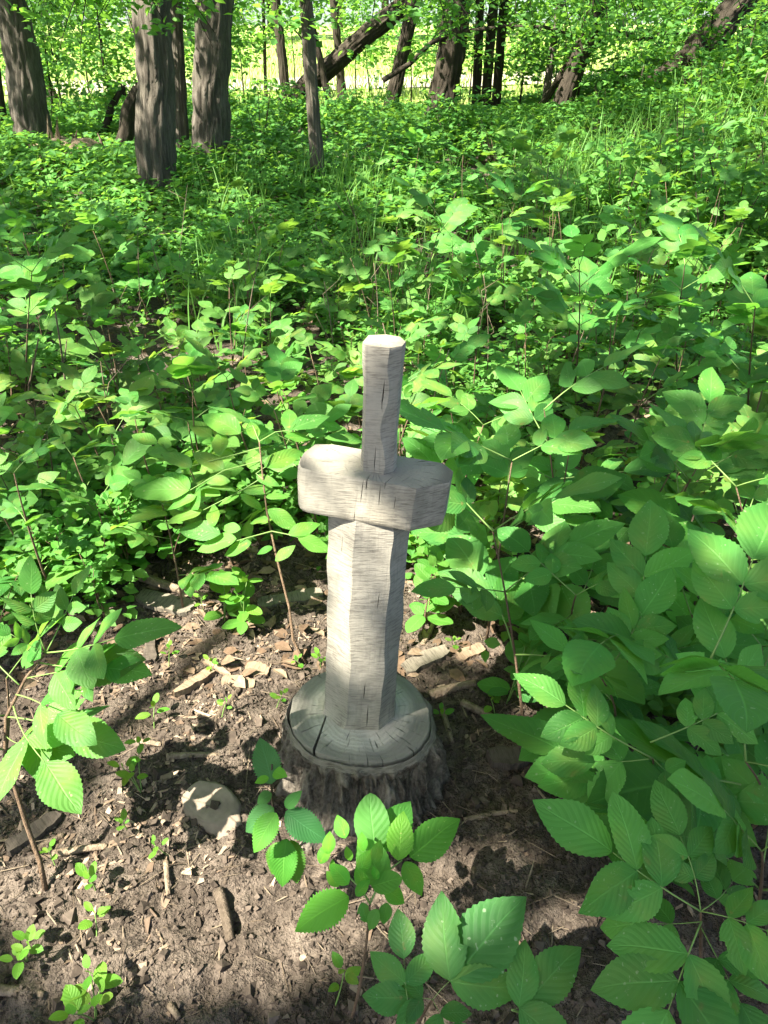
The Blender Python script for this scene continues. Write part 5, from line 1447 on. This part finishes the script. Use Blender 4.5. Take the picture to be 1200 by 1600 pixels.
def litter():
    # wood chips: thick in the sunny soil to the left, thin elsewhere
    n = 30000
    x = rng.uniform(-2.0, 1.1, n); y = rng.uniform(.35, 2.6, n)
    d = .05 + .8 * np.exp(-((x + .45) / .42) ** 2 - ((y - 1.55) / .40) ** 2) + .7 * np.exp(-((x + .85) / .35) ** 2 - ((y - 1.15) / .30) ** 2) + .15 * (y > 1.8)
    d = d * smooth(.40, .66, fbm(x * 4, y * 4, 0, 51, 3)) * .95
    k = (rng.random(n) < d) & off_stump(x, y); x, y = x[k], y[k]; n = len(x)
    V, F, r = rot_boxes(on_ground(x, y, .003), rng.uniform(0, 6.28, n), rng.normal(0, .25, n), rng.gamma(1.4, .008, n) + .003, rng.gamma(2, .003, n) + .002, rng.uniform(.001, .004, n))
    tag(link(bpy.data.objects.new('wood_chips', mesh_np('wood_chips', V, F, M_CHIP, rnd=r))), 'pale wood chips and mulch scattered over the soil left of the stump', 'wood chips', kind='stuff')
    n = 34000
    x = rng.uniform(-1.6, .9, n); y = rng.uniform(.3, 2.2, n); k = off_stump(x, y); x, y = x[k], y[k]; n = len(x); s = rng.gamma(1.1, .0028, n) + .0015
    V, F, r = rot_boxes(on_ground(x, y, .001), rng.uniform(0, 6.28, n), rng.normal(0, .5, n), s * 1.2, s, s * .8)
    tag(link(bpy.data.objects.new('soil_crumbs', mesh_np('soil_crumbs', V, F, M_CLOD, rnd=r))), 'loose crumbs of dark soil', 'soil', kind='stuff')
    n = 3000
    x = rng.uniform(-1.7, 1.0, n); y = rng.uniform(.3, 2.6, n); k = off_stump(x, y); x, y = x[k], y[k]; n = len(x)
    V, F, r = rot_boxes(on_ground(x, y, .005), rng.uniform(0, 6.28, n), rng.normal(0, .12, n), rng.gamma(1.6, .015, n) + .008, rng.uniform(.0008, .0026, n), rng.uniform(.001, .002, n))
    tag(link(bpy.data.objects.new('dry_straw', mesh_np('dry_straw', V, F, M_STRAW, rnd=r))), 'dry straw bits and thin twigs scattered over the soil', 'straw', kind='stuff')
    n = 4200
    y = 1.5 + 5.5 * rng.random(n) ** 1.4; x = rng.uniform(-1, 1, n) * (y * .6 + .3); k = off_stump(x, y) & (~clearing(x, y) | (rng.random(n) < .55)); x, y = x[k], y[k]; n = len(x)
    a = rng.uniform(0, 6.28, n)
    V, F, r = leaf_cloud(on_ground(x, y, .006), np.stack([np.cos(a), np.sin(a), rng.normal(0, .25, n)], -1), np.stack([rng.normal(0, .4, n), rng.normal(0, .4, n), np.ones(n)], -1), rng.uniform(.03, .07, n), False, 1.2)
    tag(link(bpy.data.objects.new('dead_leaves', mesh_np('dead_leaves', V, F, M_DEAD, rnd=r))), 'brown dead leaves on the forest floor under the saplings', 'dead leaves', kind='stuff')
    # small clods standing in the trodden soil
litter()

# ------------------------------------------------------------------ canopy: crown leaves placed along the sun rays to shape the sun patches
def shade_tree(x, y, label, seed):
    B = Vector((x, y, float(terrain(x, y)))); root = thing('tree', label, 'tree', B)
    me = trunk_mesh('trunk', [Vector((0, 0, -.3)), Vector((.05, 0, 2)), Vector((-.1, .1, 5)), Vector((.1, 0, 8))], [.24, .2, .16, .06], M_BARK, 24, .15, seed, .12, .3)
    link(bpy.data.objects.new('trunk', me), root); rnd = random.Random(seed)
    for i in range(6):
        a = i * 1.05 + rnd.uniform(-.3, .3); p = Vector((0, 0, rnd.uniform(4, 6.5))); e = p + Vector((math.cos(a) * rnd.uniform(1.5, 2.8), math.sin(a) * rnd.uniform(1.5, 2.8), rnd.uniform(.8, 2)))
        ml = trunk_mesh('limb', bez(p, p.lerp(e, .5) + Vector((0, 0, .4)), e, 6), np.linspace(.08, .02, 6), M_BARK, 8, .1, seed + i, .15)
        link(bpy.data.objects.new('limb', ml), root)
    TREES.append([root, B + Vector((0, 0, 7)), [], B])
for i, (x, y, lab) in enumerate([(-4.6, -2.4, 'tall tree out of view behind the left of the photographer'), (-6.2, 2.0, 'tall tree out of view left of the undergrowth'), (-2.0, -4.2, 'tall tree out of view straight behind the photographer'),
                                 (-8.8, 6.0, 'tall tree out of view left of the leaning trunk'), (-3.4, 1.2, 'nearest tall tree out of view left of the bare soil'), (1.8, -4.6, 'tall tree out of view behind the right of the photographer')]):
    shade_tree(x, y, lab, 900 + i)

def sun_q(p):
    """where the sun ray through p meets the plane z = 0.45"""
    k = (p.z - .45) / SUN.z
    return (p.x - SUN.x * k, p.y - SUN.y * k)

# gaps in the crowns: (pixel of the sunlit patch, its height, radius of the gap in metres)
GAPS = [((330, 1065), 0, .15), ((285, 1110), 0, .11), ((405, 1060), 0, .10), ((470, 1020), 0, .06), ((240, 1000), 0, .05), ((60, 1235), 0, .13), ((150, 1270), 0, .09), ((20, 1300), 0, .10), ((340, 1265), 0, .06),
        ((300, 1530), 0, .14), ((430, 1540), 0, .13), ((330, 1430), 0, .06), ((120, 1420), 0, .07), ((200, 1480), 0, .06), ((90, 950), 0, .08), ((645, 1040), 0, .035), ((692, 1140), 0, .035), ((880, 1440), 0, .04), ((250, 1180), 0, .05),
        ((440, 690), .55, .09), ((470, 740), .5, .06), ((330, 560), .45, .16), ((470, 590), .4, .15), ((560, 560), .4, .10), ((690, 560), .4, .10), ((420, 470), .45, .20), ((330, 405), .3, .14), ((620, 400), .5, .18),
        ((230, 560), .45, .12), ((90, 530), .5, .12), ((880, 790), .5, .07), ((1060, 580), .7, .08), ((370, 940), .2, .05), ((150, 1200), .45, .06), ((120, 1000), .6, .06), ((20, 930), .6, .07), ((495, 1440), .33, .06), ((660, 1310), .4, .09), ((545, 1345), .4, .09), ((600, 1400), .36, .06),
        ((505, 765), .84, .085), ((545, 845), .74, .035), ((590, 545), 1.08, .055), ((600, 975), .48, .035), ((530, 985), .46, .030), ((860, 1085), .58, .05), ((1160, 560), .8, .06), ((900, 800), .55, .05), ((1100, 640), .7, .06), ((1150, 780), .65, .07), ((1010, 560), .7, .05), ((880, 650), .65, .05), ((700, 680), .5, .07), ((1180, 900), .6, .06), ((760, 880), .35, .05), ((930, 420), .9, .07), ((1090, 430), .9, .07), ((60, 620), .4, .10), ((150, 640), .4, .09), ((120, 760), .35, .08), ((250, 680), .4, .08), ((60, 820), .3, .07), ((200, 800), .3, .06), ((20, 440), .6, .12), ((200, 470), .4, .12), ((540, 470), .4, .14), ((780, 470), .5, .12)]

def dapple(x, y):
    """True where the leaves overhead keep the sun off the plane z = 0.45 (gaps in the crowns elsewhere)"""
    n = .60 * fbm(x * 1.9, y * 1.9, 0, 101, 3) + .40 * fbm(x * 5.5, y * 5.5, 0, 102, 2)
    t = .530 + 0 * x
    t = t - .05 * smooth(.35, .8, x) * smooth(5, 3.5, y)       # deep shade right of the stump
    t = t - .12 * smooth(2.3, 1.7, y) * smooth(-.35, .1, x) - .045 * smooth(2.3, 1.7, y) * smooth(.0, -.4, x)
    t = t - .05 * smooth(3.4, 4.5, y) * smooth(8, 6.5, y) * smooth(.5, -.5, x)
    t = t - .075 * smooth(4.5, 7, y)
    shade = n > t
    c = STUMP_C                                              # leaves put overhead to keep the carving in shade
    for k in np.linspace(0, 1, 14):
        q = sun_q(Vector((c.x + .03 * k, c.y - .03, .15 + 1.0 * k)))
        shade |= (x - q[0]) ** 2 + (y - q[1]) ** 2 < (.20 - .06 * k) ** 2
    for (u, v), z, r in GAPS:
        if r == 0: continue
        q = sun_q(at(u, v, z)); rr = r * (1.5 if z < .1 else 1.25) + (.09 if not (.4 < z < 1.2 and 480 < u < 640 and v < 1000) else .04)
        w = r * .25 * (fbm(x * 9, y * 9, 0, 111, 2) - .5) * 2
        isl = (fbm(x * 6.5, y * 6.5, 0, 131, 2) > .585) & (r > .085) & (z < .1)          # leaf islands kept in the wider gaps to break up the sun
        shade &= ((x - q[0]) ** 2 + (y - q[1]) ** 2 > (rr + w * 1.6) ** 2) | isl
    for x0, y0, r in ((1.6, 11.0, 1.3), (.4, 9.0, .5), (4.2, 8.6, .9), (-3.4, 8.6, .5), (-1.9, 6.6, .4)):
        shade &= ((x - x0) ** 2 + (y - y0) ** 2 > r * r * (.4 + 1.2 * fbm(x * 2.5, y * 2.5, 0, 117, 2))) | (n > .56)
    return shade

def canopy():
    n = 150000
    y = -.6 + 19 * rng.random(n) ** 1.25; x = (rng.random(n) * 2 - 1) * (y.clip(0) * .62 + 1.3)
    keep = dapple(x, y); x, y = x[keep], y[keep]; n = len(x)
    z = rng.uniform(5.0, 8.2, n)
    s = np.array(SUN); k = (z - .45) / s[2]
    P = np.stack([x + s[0] * k, y + s[1] * k, z], -1) + rng.normal(0, .03, (n, 3))
    P[:, 2] += np.clip(terrain(x, y), 0, 2)
    roots = np.array([[t[1].x, t[1].y] for t in TREES])
    big = [i for i, t in enumerate(TREES)]
    idx = np.argmin(((P[:, None, :2] - roots[None]) ** 2).sum(-1), 1)
    for i, (root, top, lowP, B) in enumerate(TREES):
        q = P[idx == i] - np.array(B)
        parts = [q] + list(lowP)
        if len(q) < 60:
            m = 260; u = rng.normal(0, 1, (m, 3)) * np.array([.7, .7, .6]) + np.array(top - B); parts.append(u)
        q = np.concatenate([a for a in parts if len(a)])
        size = (.085, .135)
        link(bpy.data.objects.new('crown', cloud_mesh('crown', M_CROWN, q, .55, size, True, 1.25)), root)
canopy()

# ------------------------------------------------------------------ labels that single out the alike plants
def ordinal(n):
    names = ['first', 'second', 'third', 'fourth', 'fifth', 'sixth', 'seventh', 'eighth', 'ninth', 'tenth', 'eleventh', 'twelfth', 'thirteenth', 'fourteenth', 'fifteenth', 'sixteenth', 'seventeenth', 'eighteenth', 'nineteenth', 'twentieth']
    tens = {20: 'twenty', 30: 'thirty', 40: 'forty'}
    n0 = n - 1
    if n0 < 20: return names[n0]
    return tens[n // 10 * 10] + '-' + names[n % 10 - 1] if n % 10 else {30: 'thirtieth', 40: 'fortieth'}[n]
def relabel():
    by = {}
    for o in list(bpy.data.objects):
        if o.parent is None and 'label' in o and 'group' in o: by.setdefault(o['label'], []).append(o)
    for lab, obs in by.items():
        if len(obs) < 2: continue
        obs.sort(key=lambda o: o.location.y)
        rows = max(1, round(len(obs) / 14)); per = math.ceil(len(obs) / rows)
        for k in range(rows):
            row = sorted(obs[k * per:(k + 1) * per], key=lambda o: o.location.x / max(.3, o.location.y))
            rn = '' if rows == 1 else (' in nearest row' if k == 0 else (' in farthest row' if k == rows - 1 else ' in row ' + ['two', 'three', 'four', 'five', 'six'][k - 1]))
            short = lab
            for i, o in enumerate(row): o['label'] = short + ', ' + ordinal(i + 1) + ' from left' + rn
relabel()
